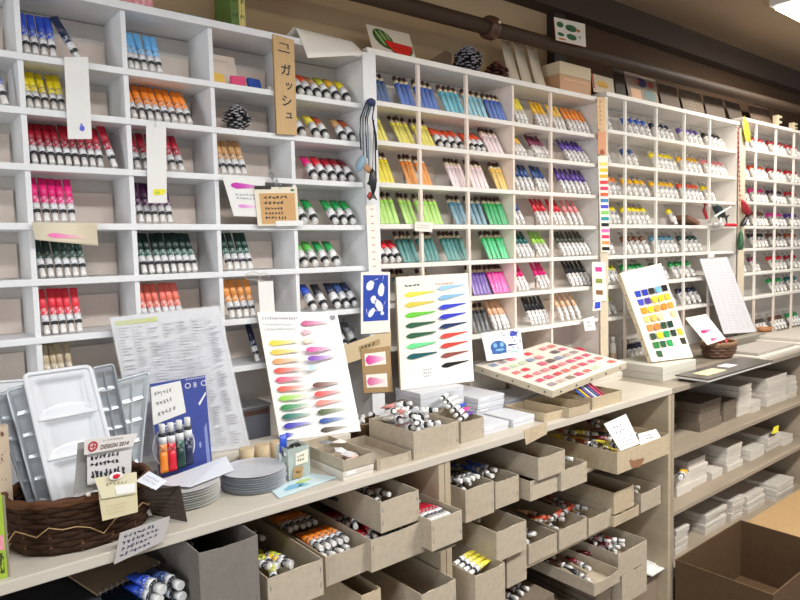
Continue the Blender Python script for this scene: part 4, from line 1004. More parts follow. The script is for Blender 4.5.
pn = Panel(atY(556, 40, 1.58), atY(586, 47, 1.58), atY(585, 24, 1.60), atY(554, 17, 1.60), .003); pn.face(PAPERW, mat('b0603c', .6))
GR = mat('2c6a3c', .5)
for (u, v, a, b) in ((.17, .72, .11, .13), (.52, .66, .19, .15), (.17, .30, .11, .08), (.52, .28, .17, .13)): pn.blob(u, v, a, b, GR, rot=-.15)
pn.blob(.42, .6, .05, .06, mat('22384a', .5), .0009).blob(.76, .62, .06, .07, mat('c8742c', .5)).blob(.8, .35, .05, .06, mat('a8b4a0', .5)).blob(.2, .1, .12, .04, mat('c87840', .5))
cardobj(pn, 'shoe_drawing', 'painting of green shoes standing on the pipe', 'picture')
pn = topcard((591, 73), (613, 79), (615, 98), (594, 92), '', 'cfc0a8', yb=1.63, yt=1.66); pn.blob(.45, .55, .3, .14, mat('d8a838', .5), rag=.2).blob(.5, .4, .25, .08, mat('c89428', .5), .0009, rag=.2).rect(0, .2, .08, 1, mat('b04820', .5))
cardobj(pn, 'art_card', 'cream card with an ochre drawing on top of the second post', 'card')
for i, (tl, tr, br, bl, c, lab) in enumerate([
    ((613, 68), (623, 71), (627, 100), (617, 97), '33251d', 'dark brown board leaning beside the ochre drawing'),
    ((624, 71), (655, 80), (660, 106), (630, 100), '9a8a78', 'multicoloured picture card on top of the third unit'),
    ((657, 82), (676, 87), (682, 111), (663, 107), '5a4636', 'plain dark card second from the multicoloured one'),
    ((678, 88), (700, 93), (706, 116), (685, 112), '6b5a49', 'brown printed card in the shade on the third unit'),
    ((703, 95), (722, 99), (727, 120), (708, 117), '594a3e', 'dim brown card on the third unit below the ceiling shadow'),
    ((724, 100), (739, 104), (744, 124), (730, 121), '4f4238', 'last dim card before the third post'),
    ((748, 104), (768, 109), (775, 128), (752, 124), '6a5648', 'taller dim printed card on the far right unit')]):
    pn = topcard(tl, tr, br, bl, '', c, yb=1.65, yt=1.70)
    if i == 1: pn.rect(.1, .08, .42, .48, mat('d9a67c', .5)).blob(.5, .75, .16, .16, mat('3c3c68', .5)).blob(.35, .72, .1, .1, mat('c0703c', .5)).blob(.72, .35, .18, .2, mat('4e7474', .5)).blob(.8, .75, .1, .12, mat('a84a3c', .5)).rect(.5, .02, .9, .15, mat('7c4c3c', .5))
    if i in (3, 6): pn.scrib(.15, .2, .85, .85, mat('8a7a68', .6), 5, 6, .02)
    cardobj(pn, 'art_card', lab, 'card')
pn = Panel(atY(746, 141, 1.57), atY(750.5, 142, 1.57), atY(747, 118, 1.58), atY(742.5, 117, 1.58), .001); pn.poly([(0, 0), (1, 0), (1.3, .4), (1.1, .8), (.5, 1.08), (.0, .75), (-.25, .4)], mat('c4bc3c', .5), 0).poly([(0, 0), (-.25, .4), (0, .75), (.5, 1.08), (1.1, .8), (1.3, .4), (1, 0)], mat('c4bc3c', .5), -.002)
cardobj(pn, 'leaf_ornament', 'yellow-green leaf at the top of the third post', 'ornament')
for px, lab, H in ((779, 'white E-shaped stand on top of the far right unit', .075), (795, 'second pale jagged stand cut by the right edge', .055)):
    x = xat(px - 3, 1.64, 2.17); e = empty('letter_stand', (x, 1.63, 2.1656), lab, 'stand')
    q = G(); q.box(0, .02, 0, .03, 0, H)
    for k in range(3): q.box(.0202, .06, 0, .03, k * H * .4, k * H * .4 + H * .18)
    q.build('stand_body', mat('e0cfae', .5), e, .002)

# brown book and mobile in the third unit, ornaments on the third post
z = UZ['third']['z'][3]; xa = xat(686, 1.63, z)
e = empty('book', (xa, 1.62, z + .001), 'brown book leaning in the fourth row of the third unit', 'book')
q = G(); q.box(0, .15, 0, .09, 0, .018); o = q.build('book_cover', mat('7a5440', .5), e, .002); q = G(); q.box(.004, .152, .002, .088, .003, .015); q.build('pages', PAPER, e)
e.rotation_euler = (0, math.radians(12), .1); e.location.z += .034
fish(720, 212, 1.57, .17, mat('1d2a2c', .4), 'big dark fish ornament hanging before the third unit', 1.95)
e = bpy.data.objects['fish_ornament.001']
q = G(); q.tube([atY(714, 217, 1.555), atY(722, 212, 1.552), atY(731, 207, 1.555)], .005, 6); into(q.build('pale_stripe', mat('cfdcd4', .5)), e)
q = G(); q.tube([atY(705, 204, 1.565), atY(704, 210, 1.56), atY(707, 218, 1.565)], .009, 7); into(q.build('red_band', mat('b02830', .5)), e)
e = empty('red_baton', atY(712, 225, 1.575), 'red and white stick lying across the front of the third unit', 'stick')
q = G(); q.tube([atY(723, 225, 1.575), atY(736, 225, 1.575)], .008, 8); into(q.build('red_end', mat('d02030', .4)), e)
q = G(); q.tube([atY(712, 224, 1.575), atY(722.8, 225, 1.575)], .0085, 8); into(q.build('white_end', PAPER), e)
e = empty('cat_figure', atY(722, 221, 1.57), 'little white paper figure above the red stick', 'figure')
q = G(); q.loft([(-.015, .012, .008), (.005, .010, .008), (.022, .003, .003)], 8, T=Matrix.Translation(atY(720.5, 222, 1.56))); into(q.build('figure_body', PAPER), e)
for px0, py0, px1, py1, c, lab, r in ((738, 128, 740, 200, 'c03040', 'string of small red beads down the third post', .006), (742, 200, 748, 214, 'b8303c', 'red dangling charm at the middle of the third post', .022), (748, 214, 742, 226, '14161a', 'black dangling charm under the red one', .014), (741, 230, 740, 250, '2f5c40', 'green bottle-shaped charm low on the third post', .02)):
    a, b = atY(px0, py0, 1.565), atY(px1, py1, 1.565); q = G()
    if r < .01:
        for k in range(16):
            c0 = a.lerp(b, k / 15); q.loft([(-r, .001, .001), (0, r, r), (r, .001, .001)], 6, T=Matrix.Translation(c0))
        q.tube([a, b], .0015, 5)
    else:
        T = Matrix.Translation((a + b) / 2) @ (b - a).to_track_quat('Z', 'Y').to_matrix().to_4x4(); L_ = (b - a).length
        q.loft([(-L_ / 2, r * .2, r * .2), (-L_ * .3, r * .6, r * .5), (L_ * .2, r, r * .7), (L_ * .45, r * .8, r * .6), (L_ / 2, r * .3, r * .3)], 10, T=T)
        q.tube([a + Vector((0, 0, .03)), a], .001, 5)
    tag(q.build('hanging_charm', mat(c, .45)), lab, 'ornament')

# ------------------------------------------------------------------ boards and goods on the worktop
def plaincarton(x0, x1, y0, y1, z0, z1, label, m=CARTN, name='flat_carton'):
    e = empty(name, ((x0 + x1) / 2, y0, z0 + .0005), label, 'carton'); w = (x1 - x0) / 2; h = z1 - z0 - .001
    q = G(); q.box(-w + .001, w - .001, .001, y1 - y0 - .001, 0, h * .45); q.build('carton_tray', m, e)
    q = G(); q.box(-w, w, 0, y1 - y0, h * .45 + .0004, h); q.build('carton_lid', m, e, .001)
plaincarton(1.048, 1.112, 1.172, 1.30, .7577, .7712, 'thin brown carton under the box at the cabinet post', CARTB)
plaincarton(.46, .83, 1.527, 1.60, CT, 1.01, 'pale carton behind the round plates, under the big list sheet', CARTW)
plaincarton(.86, 1.005, 1.47, 1.585, CT, 1.008, 'pale carton under the white swatch board', CARTW)
for k in range(3): plaincarton(1.26, 1.44, 1.47, 1.59, CT + k * .0365, CT + (k + 1) * .0365, ['lowest', 'middle', 'upper'][k] + ' white carton under the swatch board with teardrop strokes')
plaincarton(1.62, 1.80, 1.615, 1.70, CT, 1.075, 'tall pale carton holding up the rear of the swatch slab', CARTW)
LGT = mat('c9c9d0', .6); LG2 = mat('b4b4bd', .6)
# big price list
pn = lean((110, 318), (219, 306), (250, 447), (140, 462), 1.0115, 1.578, .003); pn.face(mat('dfe0e4', .35, vary=.02))
pn.rect(.03, .945, .40, .975, mat('c9cf8a', .5))
for c in range(7):
    for k in range(46):
        if R() < .85: pn.rect(.04 + c * .135, .92 - k * .0195, .04 + c * .135 + U(.04, .105), .927 - k * .0195, LGT if c % 2 else LG2)
for c in range(8): pn.rect(.025 + c * .135, .02, .028 + c * .135, .94, LG2)
into_ = lambda o, e: into(o, e)
e = empty('price_list', pn.c[0], 'big grey-white printed price list in a clear sleeve behind the blue book', 'price list')
into(pn.build('list_sheet'), e)
p2 = Panel(pn.at(-.01, -.01, .002), pn.at(1.01, -.01, .002), pn.at(1.01, 1.01, .002), pn.at(-.01, 1.01, .002), .0006); p2.face(mat('ffffff', .08, alpha=.12, spec=.8)); into(p2.build('clear_sleeve'), e)
# swatch board 1
e = empty('swatch_board', (1.0, 1.55, 1.0085), 'white board with blurred brush strokes in two columns, behind the clear cup', 'swatch board')
pn = Panel(atZ(280, 441, 1.0085), atZ(361, 431, 1.0085), atY(337, 312, 1.587), atY(257, 312, 1.583), .008); pn.face(mat('f1efea', .5), mat('d8c49a', .6))
pn.scrib(.04, .93, .5, .97, LG2, 1, 16, .006).scrib(.04, .85, .45, .92, LGT, 2, 14, .005).rect(.9, .94, .96, .97, INKG)
def sw(u, v, L, c, h=.044): pn.fade(u, v, L * .72, h, c, up=.008, to='f1efea', p=1.2)
def lighter_hex(h, k=.5):
    v = [int(h[i:i + 2], 16) for i in (0, 2, 4)]; return ''.join('%02x' % int(a + (245 - a) * k) for a in v)
for i, c in enumerate(('f4d63a', 'f0c848', 'e8a468', 'e4584c', 'e25a7a', 'e2604c', '9ad84c', '2f8a4c', '1f6a5c', '3a38b8', '3a3ad0')): sw(.07, .755 - i * .072, .5 if i not in (10,) else .15, c)
for i, c in enumerate(('c0407c', 'eea0b4', 'f4d4b8', 'dc4898', '7a3cb0', 'b4dcec', None, '6a4038', 'e44a4c', 'ee8478', '4c5c38', '2f4f9c', '50463c')):
    if c: sw(.50, .905 - i * .072, .5 if i not in (1, 2, 5) else .2, c)
into(pn.build('board'), e)
# swatch board 2
e = empty('swatch_board', (1.4, 1.5, 1.078), 'cream board with crisp teardrop brush strokes in two columns', 'swatch board')
zb = CT + 3 * .0365 + .0008
pn = Panel(atZ(401, 390, zb), atZ(474, 381, zb), atY(468, 273, 1.55), atY(396, 277, 1.587), .010); pn.face(mat('ebe6dc', .5), mat('d6bd92', .6))
pn.scrib(.1, .90, .42, .93, INK, 1, 6, .008).scrib(.52, .90, .9, .93, mat('c89a90', .6), 1, 10, .006)
for i, c in enumerate(('e2dc50', 'd8c850', '6cc83c', '2c5c40', '2c6040', '6cd890', '14585c')): pn.stroke(.09, .83 - i * .092, .41, .05, mat(c, .3), up=.02)
for i, c in enumerate(('9cc8e4', '86b8dc', '3040c8', '2c38c0', '1c3060', 'd04840', 'cc4438', '8c4840', '161616')): pn.stroke(.55, .87 - i * .088, .39, .046, mat(c, .3), up=.025)
pn.scrib(.30, .08, .45, .17, LG2, 3, 5, .006); into(pn.build('board'), e)
# tilted slab with swatches
e = empty('swatch_slab', (1.8, 1.4, 1.08), 'thick cream slab of pink, red and green swatches lying tilted and overhanging the worktop', 'swatch board')
k1, k2 = .9, .81
cl = atY(475, 365, 1.575); cf = Vector((1.8445 * k1, 1.4381 * k1, 1.5 - .5 * k1)); cr = Vector((2.5318 * k2, 1.5775 * k2, 1.5 - .5 * k2)); cb = atY(547, 342, 1.585)
pn = Panel(cf, cr, cb, cl, .024); pn.face(mat('dcd6c8', .5, vary=.03), mat('d2c6ae', .5, vary=.1))
pal = ['d8607c', 'e04a5a', 'e88a90', 'b8c8a8', '8c7c74', '6a5c5c', 'c8506c', 'e0706c', '9a8c90', 'a4b49c', '8890b0', 'c0a8a0']
for a in range(8):
    for b in range(6):
        if R() < .84:
            c = random.choice(pal[:3] + pal[6:8]) if b in (1, 2) else random.choice(pal)
            u, v = .07 + a * .115, .08 + b * .15
            pn.poly([(u, v), (u + .085, v + U(-.01, .01)), (u + .08, v + .08), (u + .004, v + .075 + U(-.01, .01))], mat(c, .4, vary=.15, scale=50))
into(pn.build('slab'), e)
q = G()
for (a, b, n) in ((cf, cr, 5), (cl, cf, 5)):
    for k in range(n):
        p = a.lerp(b, (k + .5) / n) - Vector((0, 0, .012)); d = (b - a).normalized(); nn = Vector((d.y, -d.x, 0)).normalized()
        if nn.dot(CAM - p) < 0: nn = -nn
        q.loft([(-.001, .0028, .0028), (.0012, .0024, .0024)], 8, T=Matrix.Translation(p) @ nn.to_track_quat('Z', 'Y').to_matrix().to_4x4())
into(q.build('edge_tacks', DARK), e)
pn = Panel(atY(487, 361, 1.545), atY(524, 356, 1.545), atY(520, 328, 1.57), atY(481, 333, 1.57), .0015); pn.face(mat('e4e8f0', .5))
DB = mat('2c5a9c', .5)
pn.blob(.36, .42, .21, .24, DB).rect(.17, .2, .55, .4, DB).blob(.28, .5, .05, .08, mat('7ab0d8', .5), .001).blob(.45, .5, .05, .08, mat('7ab0d8', .5), .001).blob(.38, .33, .12, .04, mat('7ab0d8', .5), .001).blob(.8, .84, .1, .1, mat('3c4cb0', .5), rag=.3)
for i in range(16): pn.blob(U(.45, .95), U(.25, .9), .02, .025, mat(random.choice(['22306c', '3c6cb0', '2a2a3c']), .5), rag=.3)
pn.stroke(.6, .45, .3, .08, mat('28366c', .4)).rect(.62, .18, .9, .22, mat('7cb8a8', .5))
cardobj(pn, 'print_card', 'white card with blue doodles standing on the tilted swatch slab', 'card')
# colour patch board
e = empty('swatch_board', (2.6, 1.5, 1.0), 'cream board with rows of square colour patches, leaning on the third unit', 'swatch board')
zb = 1.031
pn = Panel(atZ(652, 362, zb), atZ(693, 357, zb), atY(661, 263, 1.562), atY(620, 273, 1.566), .022); pn.face(mat('eee6d6', .5), mat('d6c8ae', .5))
rows = [(0, '2c48b8 2c3cb0 2a2c30 6ab0e4 1c1c1c'), (1, '4a50c0 4c3c98 f0d83c f0dc2c f4c83c'), (2, 'f09a28 f0d42c f0a050 f0882c f49c40'), (3, 'f4dc7c f4b85c ecd8a0 - f8c89c'), (4, 'f08c48 e88040 2c4c38 1c3c30 -'), (5, '3c4c40 d0e02c 2c9858 2c3c38 c0b83c'), (6, '2c7c40 2c5c40 2c9c58 - 3c3c30'), (7, '3c5c40 - - - -')]
for k, cs in rows:
    for j, c in enumerate(cs.split()):
        if c != '-':
            u, v = .16 + j * .165 + k * .002, .70 - k * .094
            pn.poly([(u + .008, v + .002), (u + .125, v - .004), (u + .132, v + .064), (u - .006, v + .066)], mat(c, .35, vary=.1, scale=60))
pn.rect(.12, .86, .6, .865, LGT); into(pn.build('board'), e)
q = G(); d0 = pn.c[0]; d1 = pn.c[3]; nx = (pn.c[0] - pn.c[1]).normalized()
for k in range(6):
    p = d0.lerp(d1, (k + .5) / 6) - pn.n * .011; q.loft([(-.001, .0025, .0025), (.0012, .002, .002)], 8, T=Matrix.Translation(p) @ nx.to_track_quat('Z', 'Y').to_matrix().to_4x4())
into(q.build('edge_tacks', DARK), e)
# pale carton whose left side faces the camera
a = atZ(663, 381.7, CT)
plaincarton(a.x, a.x + .26, a.y, a.y + .225, CT, 1.025, 'pale grey flat carton under the colour patch board', mat('cbc8bd', .5), 'flat_carton')
# album
zA = .996; c = atZ(708, 375, zA + .012); xA, yA = c.x, c.y
e = empty('album', (xA, yA, CT), 'dark album lying flat and overhanging the right worktop', 'album')
yA = c.y
q = G(); q.box(0, .56, 0, .125, .012, .020); q.build('page_block', PAPER, e)
q = G(); q.box(-.004, .57, -.004, .128, .0205, .025); q.build('cover', mat('4c4640', .3), e)
q = G(); q.box(.02, .55, .06, .127, .0003, .0117); q.build('cover', mat('3c3630', .4), e)
q = G(); q.box(.06, .22, .03, .09, .0253, .026); o = q.build('note_paper', mat('e0d6a8', .6), e)
q = G(); q.box(.28, .36, .05, .10, .0253, .026); q.build('note_paper', PAPER, e)
for i, (x0, x1, y0, y1, z0, z1, lab, cc) in enumerate(((3.10, 3.58, 1.262, 1.44, CT, CT + .016, 'flat pile of papers at the right end of the worktop', 'cfc9bf'), (3.14, 3.56, 1.29, 1.45, CT + .0165, CT + .030, 'upper flat pad on the papers near the right edge', 'a7a098'), (3.62, 4.3, 1.265, 1.5, CT, CT + .022, 'stack of pale pads cut by the right edge on the worktop', 'cdc8be'), (3.66, 4.2, 1.29, 1.5, CT + .0225, CT + .04, 'uppermost pale pad cut by the right edge', 'b9b3aa'))):
    q = G(); q.box(x0, x1, y0, y1, z0 + .0004, z1); tag(q.build('paper_pad', mat(cc, .5, vary=.05), bevel=.002), lab, 'papers')
# list sheet at the right
pn = Panel(atY(724, 334, 1.545), atY(756, 332, 1.545), atY(727, 257, 1.583), atY(700, 259, 1.583), .003); pn.face(mat('dddce2', .4))
for c_ in range(5):
    for k in range(26): pn.rect(.06 + c_ * .18, .94 - k * .035, .06 + c_ * .18 + U(.06, .14), .947 - k * .035, LGT)
e = empty('price_list', pn.c[0], 'tall narrow grey-white price list leaning on the third post', 'price list'); into(pn.build('list_sheet'), e)
q = G(); p = pn.at(.42, 1.03); q.box(p.x - .03, p.x + .03, p.y - .004, p.y + .004, p.z - .012, p.z + .018); into(q.build('clip', mat('e8e4e0', .4), bevel=.002), e)
q = G(); zz = min(pn.c[0].z, pn.c[1].z); q.box(pn.c[0].x - .01, pn.c[1].x + .01, 1.50, 1.575, CT + .0005, zz - .001); tag(q.build('stand_block', mat('8b8478', .6), bevel=.002), 'grey block under the tall narrow price list', 'block')

# woven baskets
def basket(cx, cy, rx, ry, z0, H, label, m, m2, rows=9, flare=.12, n=56, thick=.0045, extra=True):
    e = empty('wicker_basket', (cx, cy, z0), label, 'basket')
    for k in range(rows):
        t = (k + .5) / rows; s = 1 - flare * (1 - t); q = G(); pts = []
        for i in range(n):
            a = 2 * math.pi * i / n; w = 1 + .028 * math.sin(i * math.pi / 2 + k * math.pi)
            pts.append((rx * s * w * math.cos(a), ry * s * w * math.sin(a), .006 + (H - .012) * t))
        q.tube(pts, [H / rows * .56] * n, 6, closed=True); q.build('woven_row', m, e)
    q = G()
    for i in range(0, n, 4):
        a = 2 * math.pi * (i + .5) / n; c0, s0 = math.cos(a), math.sin(a)
        q.tube([(rx * (1 - flare) * c0, ry * (1 - flare) * s0, .003), (rx * c0, ry * s0, H - .004)], thick, 5)
    q.build('stakes', m2, e)
    q = G(); q.loft([(0.0005, rx * (1 - flare), ry * (1 - flare)), (.006, rx * (1 - flare), ry * (1 - flare))], n // 2); q.build('basket_base', m, e)
    for j in range(2):
        q = G(); q.tube([(rx * 1.01 * math.cos(a), ry * 1.01 * math.sin(a), H + .003 * math.sin(a * 9 + j * math.pi)) for a in [2 * math.pi * i / 72 for i in range(72)]], thick * 1.5, 6, closed=True); q.build('rim_braid', m2, e)
    return e
WK = mat('35200f', .75, vary=.45, scale=90, bump=.6, stretch=(1, 1, 3), spec=.25); WK2 = mat('5a3820', .65, vary=.3, scale=60, spec=.3)
wb_x, wb_y = .297, 1.372
eb = basket(wb_x, wb_y, .126, .098, CT, .098, 'dark brown wicker basket holding the white and metal palettes', WK, WK2, 9, .08)
q = G()
pts = []
for i in range(15):
    a = math.radians(200 + i * 9.5); pts.append((.137 * math.cos(a), .103 * math.sin(a), .048 + (.014 if i % 4 in (0,) else 0) * (1 if (i // 4) % 2 else -1) + .006 * math.sin(i * 1.4)))
q.tube(pts, .0012, 5); q.build('raffia_stitch', mat('a8875c', .6), eb)
q = G(); q.loft([(-.002, .002, .002), (0, .0045, .0045), (.004, .004, .004), (.006, .001, .001)], 10, T=Matrix.Translation(atY(88, 494, 1.262) - eb.location) @ Matrix.Rotation(math.pi / 2, 4, 'X')); q.build('button', mat('d8cfc0', .3), eb)
eb2 = basket(3.10, 1.45, .095, .066, CT, .068, 'small round braided basket on the right worktop with red things inside', mat('5c4030', .6, vary=.3, scale=70, bump=.4), mat('8a6a4c', .5), 4, .15, 40)
for i in range(5):
    q = G(); a = i * 1.3; q.tube([(3.10 + .03 * math.cos(a), 1.45 + .02 * math.sin(a), CT + .018 + i * .008), (3.10 + .055 * math.cos(a + .6), 1.45 + .035 * math.sin(a + .6), CT + .066 + i * .003)], .008, 8)
    tag(q.build('red_tube', mat(['a82030', '8c1828', 'b83a40', '6a3040', 'c04048'][i], .4)), 'red tube in the small round braided basket', 'paint tube', 'red tubes in the braided basket')
pn = Panel(atY(707.5, 345, 1.40), atY(726, 339, 1.40), atY(706, 314, 1.45), atY(685, 318, 1.45), .0015); pn.face(PAPERW)
pn.scrib(.15, .82, .8, .93, mat('c8c0a0', .6), 1, 8, .01).fade(.15, .44, .62, .12, 'd02074', p=1.5).fade(.3, .12, .5, .1, 'd43078').rect(.2, .62, .8, .64, mat('d8d0a8', .6))
cardobj(pn, 'swatch_card', 'white card with pink strokes propped behind the small braided basket', 'card')
q = G(); c = atZ(764, 341, CT + .01); q.loft([(0, .03, .02), (.004, .05, .032), (.022, .06, .04), (.0225, .052, .034), (.008, .04, .025)], 16, T=Matrix.Translation((3.85, 1.55, CT + .0405)))
tag(q.build('shallow_dish', mat('b07a50', .5, vary=.2, scale=50)), 'shallow tan dish in front of the far right unit', 'dish')
q = G(); q.box(3.77, 3.93, 1.503, 1.590, CT + .0005, CT + .04); tag(q.build('flat_box', mat('b3aaa0', .6), bevel=.002), 'grey flat box under the shallow tan dish', 'box')

# palettes standing in the dark basket
def palette(bl, br, tr, tl, th, cols, rows_, m, label, name='paint_palette', depth=.006, split=None, rim=.0045):
    pn = Panel(bl, br, tr, tl, th); nu, nv = 30, 60; e = empty(name, pn.c[0], label, 'palette')
    q = G(); vs = []
    cu = [(.07 + .86 * i / cols, .07 + .86 * (i + 1) / cols) for i in range(cols)]
    edges = split or [.04 + .92 * i / rows_ for i in range(rows_ + 1)]
    for b in range(nv + 1):
        for a in range(nu + 1):
            u, v = a / nu, b / nv; d = 0
            for (u0, u1) in cu:
                for v0, v1 in zip(edges, edges[1:]):
                    su, sv = (u - u0) / (u1 - u0), (v - v0) / (v1 - v0)
                    if .04 < su < .96 and .04 < sv < .96:
                        ramp = min(1, (su - .04) * 12, (.96 - su) * 12, (.96 - sv) * 6, (sv - .04) * 14)
                        if cols == 1 and split: ramp = min((su - .04) * 12, (.96 - su) * 12, (.96 - sv) * 8, 1, (sv - .04) / (.06 + .20 * (1 - (2 * su - 1) ** 2)))
                        d = depth * max(0, ramp) * (1.15 - .5 * sv)
            vs.append(pn.at(u, v, -d))
    W = nu + 1; q.add(vs, [(b * W + a, b * W + a + 1, (b + 1) * W + a + 1, (b + 1) * W + a) for b in range(nv) for a in range(nu)], 0, True)
    q.add([pn.at(u, v, -th - depth) for u, v in ((0.02, 0.02), (.98, 0.02), (.98, .98), (0.02, .98))], [(0, 3, 2, 1)])
    o = q.build('palette_wells', m); into(o, e)
    q = G(); P = []
    for (u, v, a0) in ((.93, .96, 0), (.07, .96, 90), (.07, .04, 180), (.93, .04, 270)):
        for k in range(4): a = math.radians(a0 + k * 30); P.append(pn.at(u + .07 * math.cos(a), v + .04 * math.sin(a)))
    q.tube(P, rim, 6, closed=True); into(q.build('rim', m), e)
    if rows_ > 1 or split:
        for v in edges[1:-1]:
            q = G(); q.tube([pn.at(.05, v), pn.at(.95, v)], rim * .6, 5); into(q.build('ridge', m), e)
    return e
WP = mat('d9dbdf', .2, vary=.02); MP = mat('a8adb2', .28, metal=.35, vary=.06, scale=20); MP2 = mat('c3c9ce', .25, metal=.2, vary=.05)
palette(atY(58, 520, 1.335), atY(124, 500, 1.335), atY(90, 366, 1.395), atY(24, 375, 1.395), .002, 1, 3, WP, 'large white palette with three wide wells standing in the dark basket', depth=.014, split=[.02, .40, .675, .965])
palette(atY(112, 495, 1.415), atY(139, 490, 1.415), atY(113, 364, 1.44), atY(93, 368, 1.44), .002, 2, 6, MP, 'grey metal palette just behind the right edge of the white one', depth=.005, rim=.003)
palette(atY(121, 492, 1.435), atY(138, 489, 1.43), atY(149, 372, 1.45), atY(116, 381, 1.45), .002, 2, 5, MP2, 'silvery metal palette, rightmost in the dark basket', depth=.005, rim=.003)
palette(atY(39, 508, 1.395), atY(56, 503, 1.395), atY(29, 384, 1.425), atY(7, 391, 1.425), .002, 1, 5, MP2, 'narrow metal palette on edge left of the white one', depth=.004, rim=.003)
palette(atY(30, 508, 1.40), atY(46, 505, 1.41), atY(9, 392, 1.44), atY(-8, 396, 1.44), .002, 1, 5, MP, 'metal palette, second on edge left of the white one', depth=.004, rim=.003)
palette(atY(-30, 522, 1.485), atY(24, 512, 1.485), atY(26, 380, 1.52), atY(-30, 384, 1.52), .002, 2, 2, WP, 'flat white palette cut by the left edge behind the metal ones', depth=.006, rim=.003)
# cards hung on the dark basket
pn = Panel(atY(74, 494, 1.262), atY(108, 488, 1.262), atY(112, 437, 1.268), atY(78, 443, 1.268), .002); pn.face(mat('8d8a86', .6))
cardobj(pn, 'backing_board', 'plain grey board behind the card with the round red mark', 'board')
e = empty('award_card', atY(110, 460, 1.25), 'grey card with a round red mark and the words DESIGN 2014 on the dark basket', 'card')
pn = Panel(atY(87.5, 485, 1.254), atY(131, 478, 1.254), atY(132, 446, 1.256), atY(87, 454, 1.256), .001); pn.face(mat('c9c6c4', .6)).scrib(.06, .52, .8, .95, INK, 2, 8, .03, asp=1).scrib(.06, .05, .95, .5, INK, 1, 9, .04); into(pn.build('handwritten_note'), e)
pn = Panel(atY(84, 455, 1.249), atY(133, 446, 1.249), atY(138, 433, 1.249), atY(84.5, 440, 1.249), .001); pn.face(mat('d5cfca', .6))
RL = mat('a8323a', .5)
pn.blob(.16, .48, .095, .36, RL, n=20).blob(.16, .48, .06, .22, mat('e0c8c4', .5), .0009, n=20).rect(.10, .42, .22, .52, RL, .0012).rect(.155, .3, .185, .68, RL, .0014)
pn.text('DESIGN 2014', .31, .20, .42, mat('5a3c2c', .5), bold=.02, sx=.74).scrib(.34, .68, .8, .88, mat('5a3c2c', .5), 1, 12, .008)
into(pn.build('header_strip'), e)
e = empty('envelope', atY(116, 495, 1.245), 'small cream envelope pinned with a red button on the dark basket', 'envelope')
pn = Panel(atY(102.5, 521, 1.246), atY(138, 512, 1.246), atY(136.5, 478, 1.246), atY(97, 484, 1.246), .001); pn.face(mat('cfc4a0', .6)); pn.scrib(.15, .1, .8, .4, mat('b8ac86', .6), 3, 8, .006); into(pn.build('pocket'), e)
pn = Panel(atY(101.7, 499, 1.2425), atY(137, 493, 1.2425), atY(136.7, 472, 1.244), atY(94, 478, 1.244), .0008); pn.face(mat('d8d0b0', .6)).scrib(.2, .5, .85, .75, mat('8a846c', .6), 1, 7, .015).rect(.42, .08, .95, .5, PAPER, .001); into(pn.build('flap'), e)
T = Matrix.Translation(atY(116, 476, 1.24)) @ Matrix.Rotation(math.pi / 2, 4, 'X')
q = G(); q.loft([(-.001, .0125, .007), (.002, .0115, .006)], 16, T=T); into(q.build('pin_base', mat('f0e8e6', .3)), e)
q = G(); q.loft([(.0021, .0065, .0045), (.0045, .0045, .003)], 14, T=T); into(q.build('red_button', mat('d01c34', .3)), e)
pn = Panel(atY(114, 564.5, 1.236), atY(164, 541, 1.236), atY(170, 516, 1.242), atY(120, 533, 1.242), .001); pn.face(mat('a9a4a2', .7)).scrib(.08, .1, .9, .92, mat('3a3c50', .6), 4, 9, .02)
cardobj(pn, 'note_card', 'grey handwritten note hanging over the worktop edge below the basket', 'note')
pn = Panel(atZ(152, 515, CT + .001), atZ(187, 522, CT + .001), atY(180, 486, 1.285), atY(144, 490, 1.285), .0015); pn.face(mat('4a3e38', .6)).scrib(.1, .1, .9, .9, mat('6c5f56', .6), 6, 10, .01)
cardobj(pn, 'dark_card', 'dark brown finely printed card leaning against the left plates', 'card')
pn = Panel(atY(136, 481, 1.27), atY(156, 490, 1.265), atY(167, 481, 1.275), atY(149, 471, 1.28), .001); pn.face(mat('d0d4dc', .6)).scrib(.1, .2, .9, .8, INKG, 2, 7, .02)
cardobj(pn, 'note_card', 'small pale blue note tilted above the dark brown card', 'note')
# books at the left edge
e = empty('book', (.1545, 1.262, CT), 'book with a yellow-green spine at the left edge in front of the basket', 'book')
q = G(); q.box(-.03, 0, 0, .014, .0005, .142); q.build('book_cover', mat('9fb83a', .5, vary=.1, scale=40), e)
q = G(); q.box(-.012, -.002, -.0006, -.0002, .05, .075); q.build('spine_title', mat('e0909c', .5), e)
q = G(); q.box(-.010, -.004, -.0006, -.0002, .01, .045); q.build('spine_title', mat_print('9fb83a', '3c4420', .5, 200), e)
q = G(); q.box(.0005, .004, .001, .013, .0005, .139); q.build('pages', mat('8a8470', .7), e)
e = empty('book', (.15, 1.40, CT), 'beige speckled book cut by the left edge behind the green-spined one', 'book')
q = G(); c = atY(8, 425, 1.40); q.box(-.04, c.x - .15, 0, .02, .0005, c.z - CT); q.build('book_cover', mat_print('c8b49c', '6c4c3c', .6, 90), e)

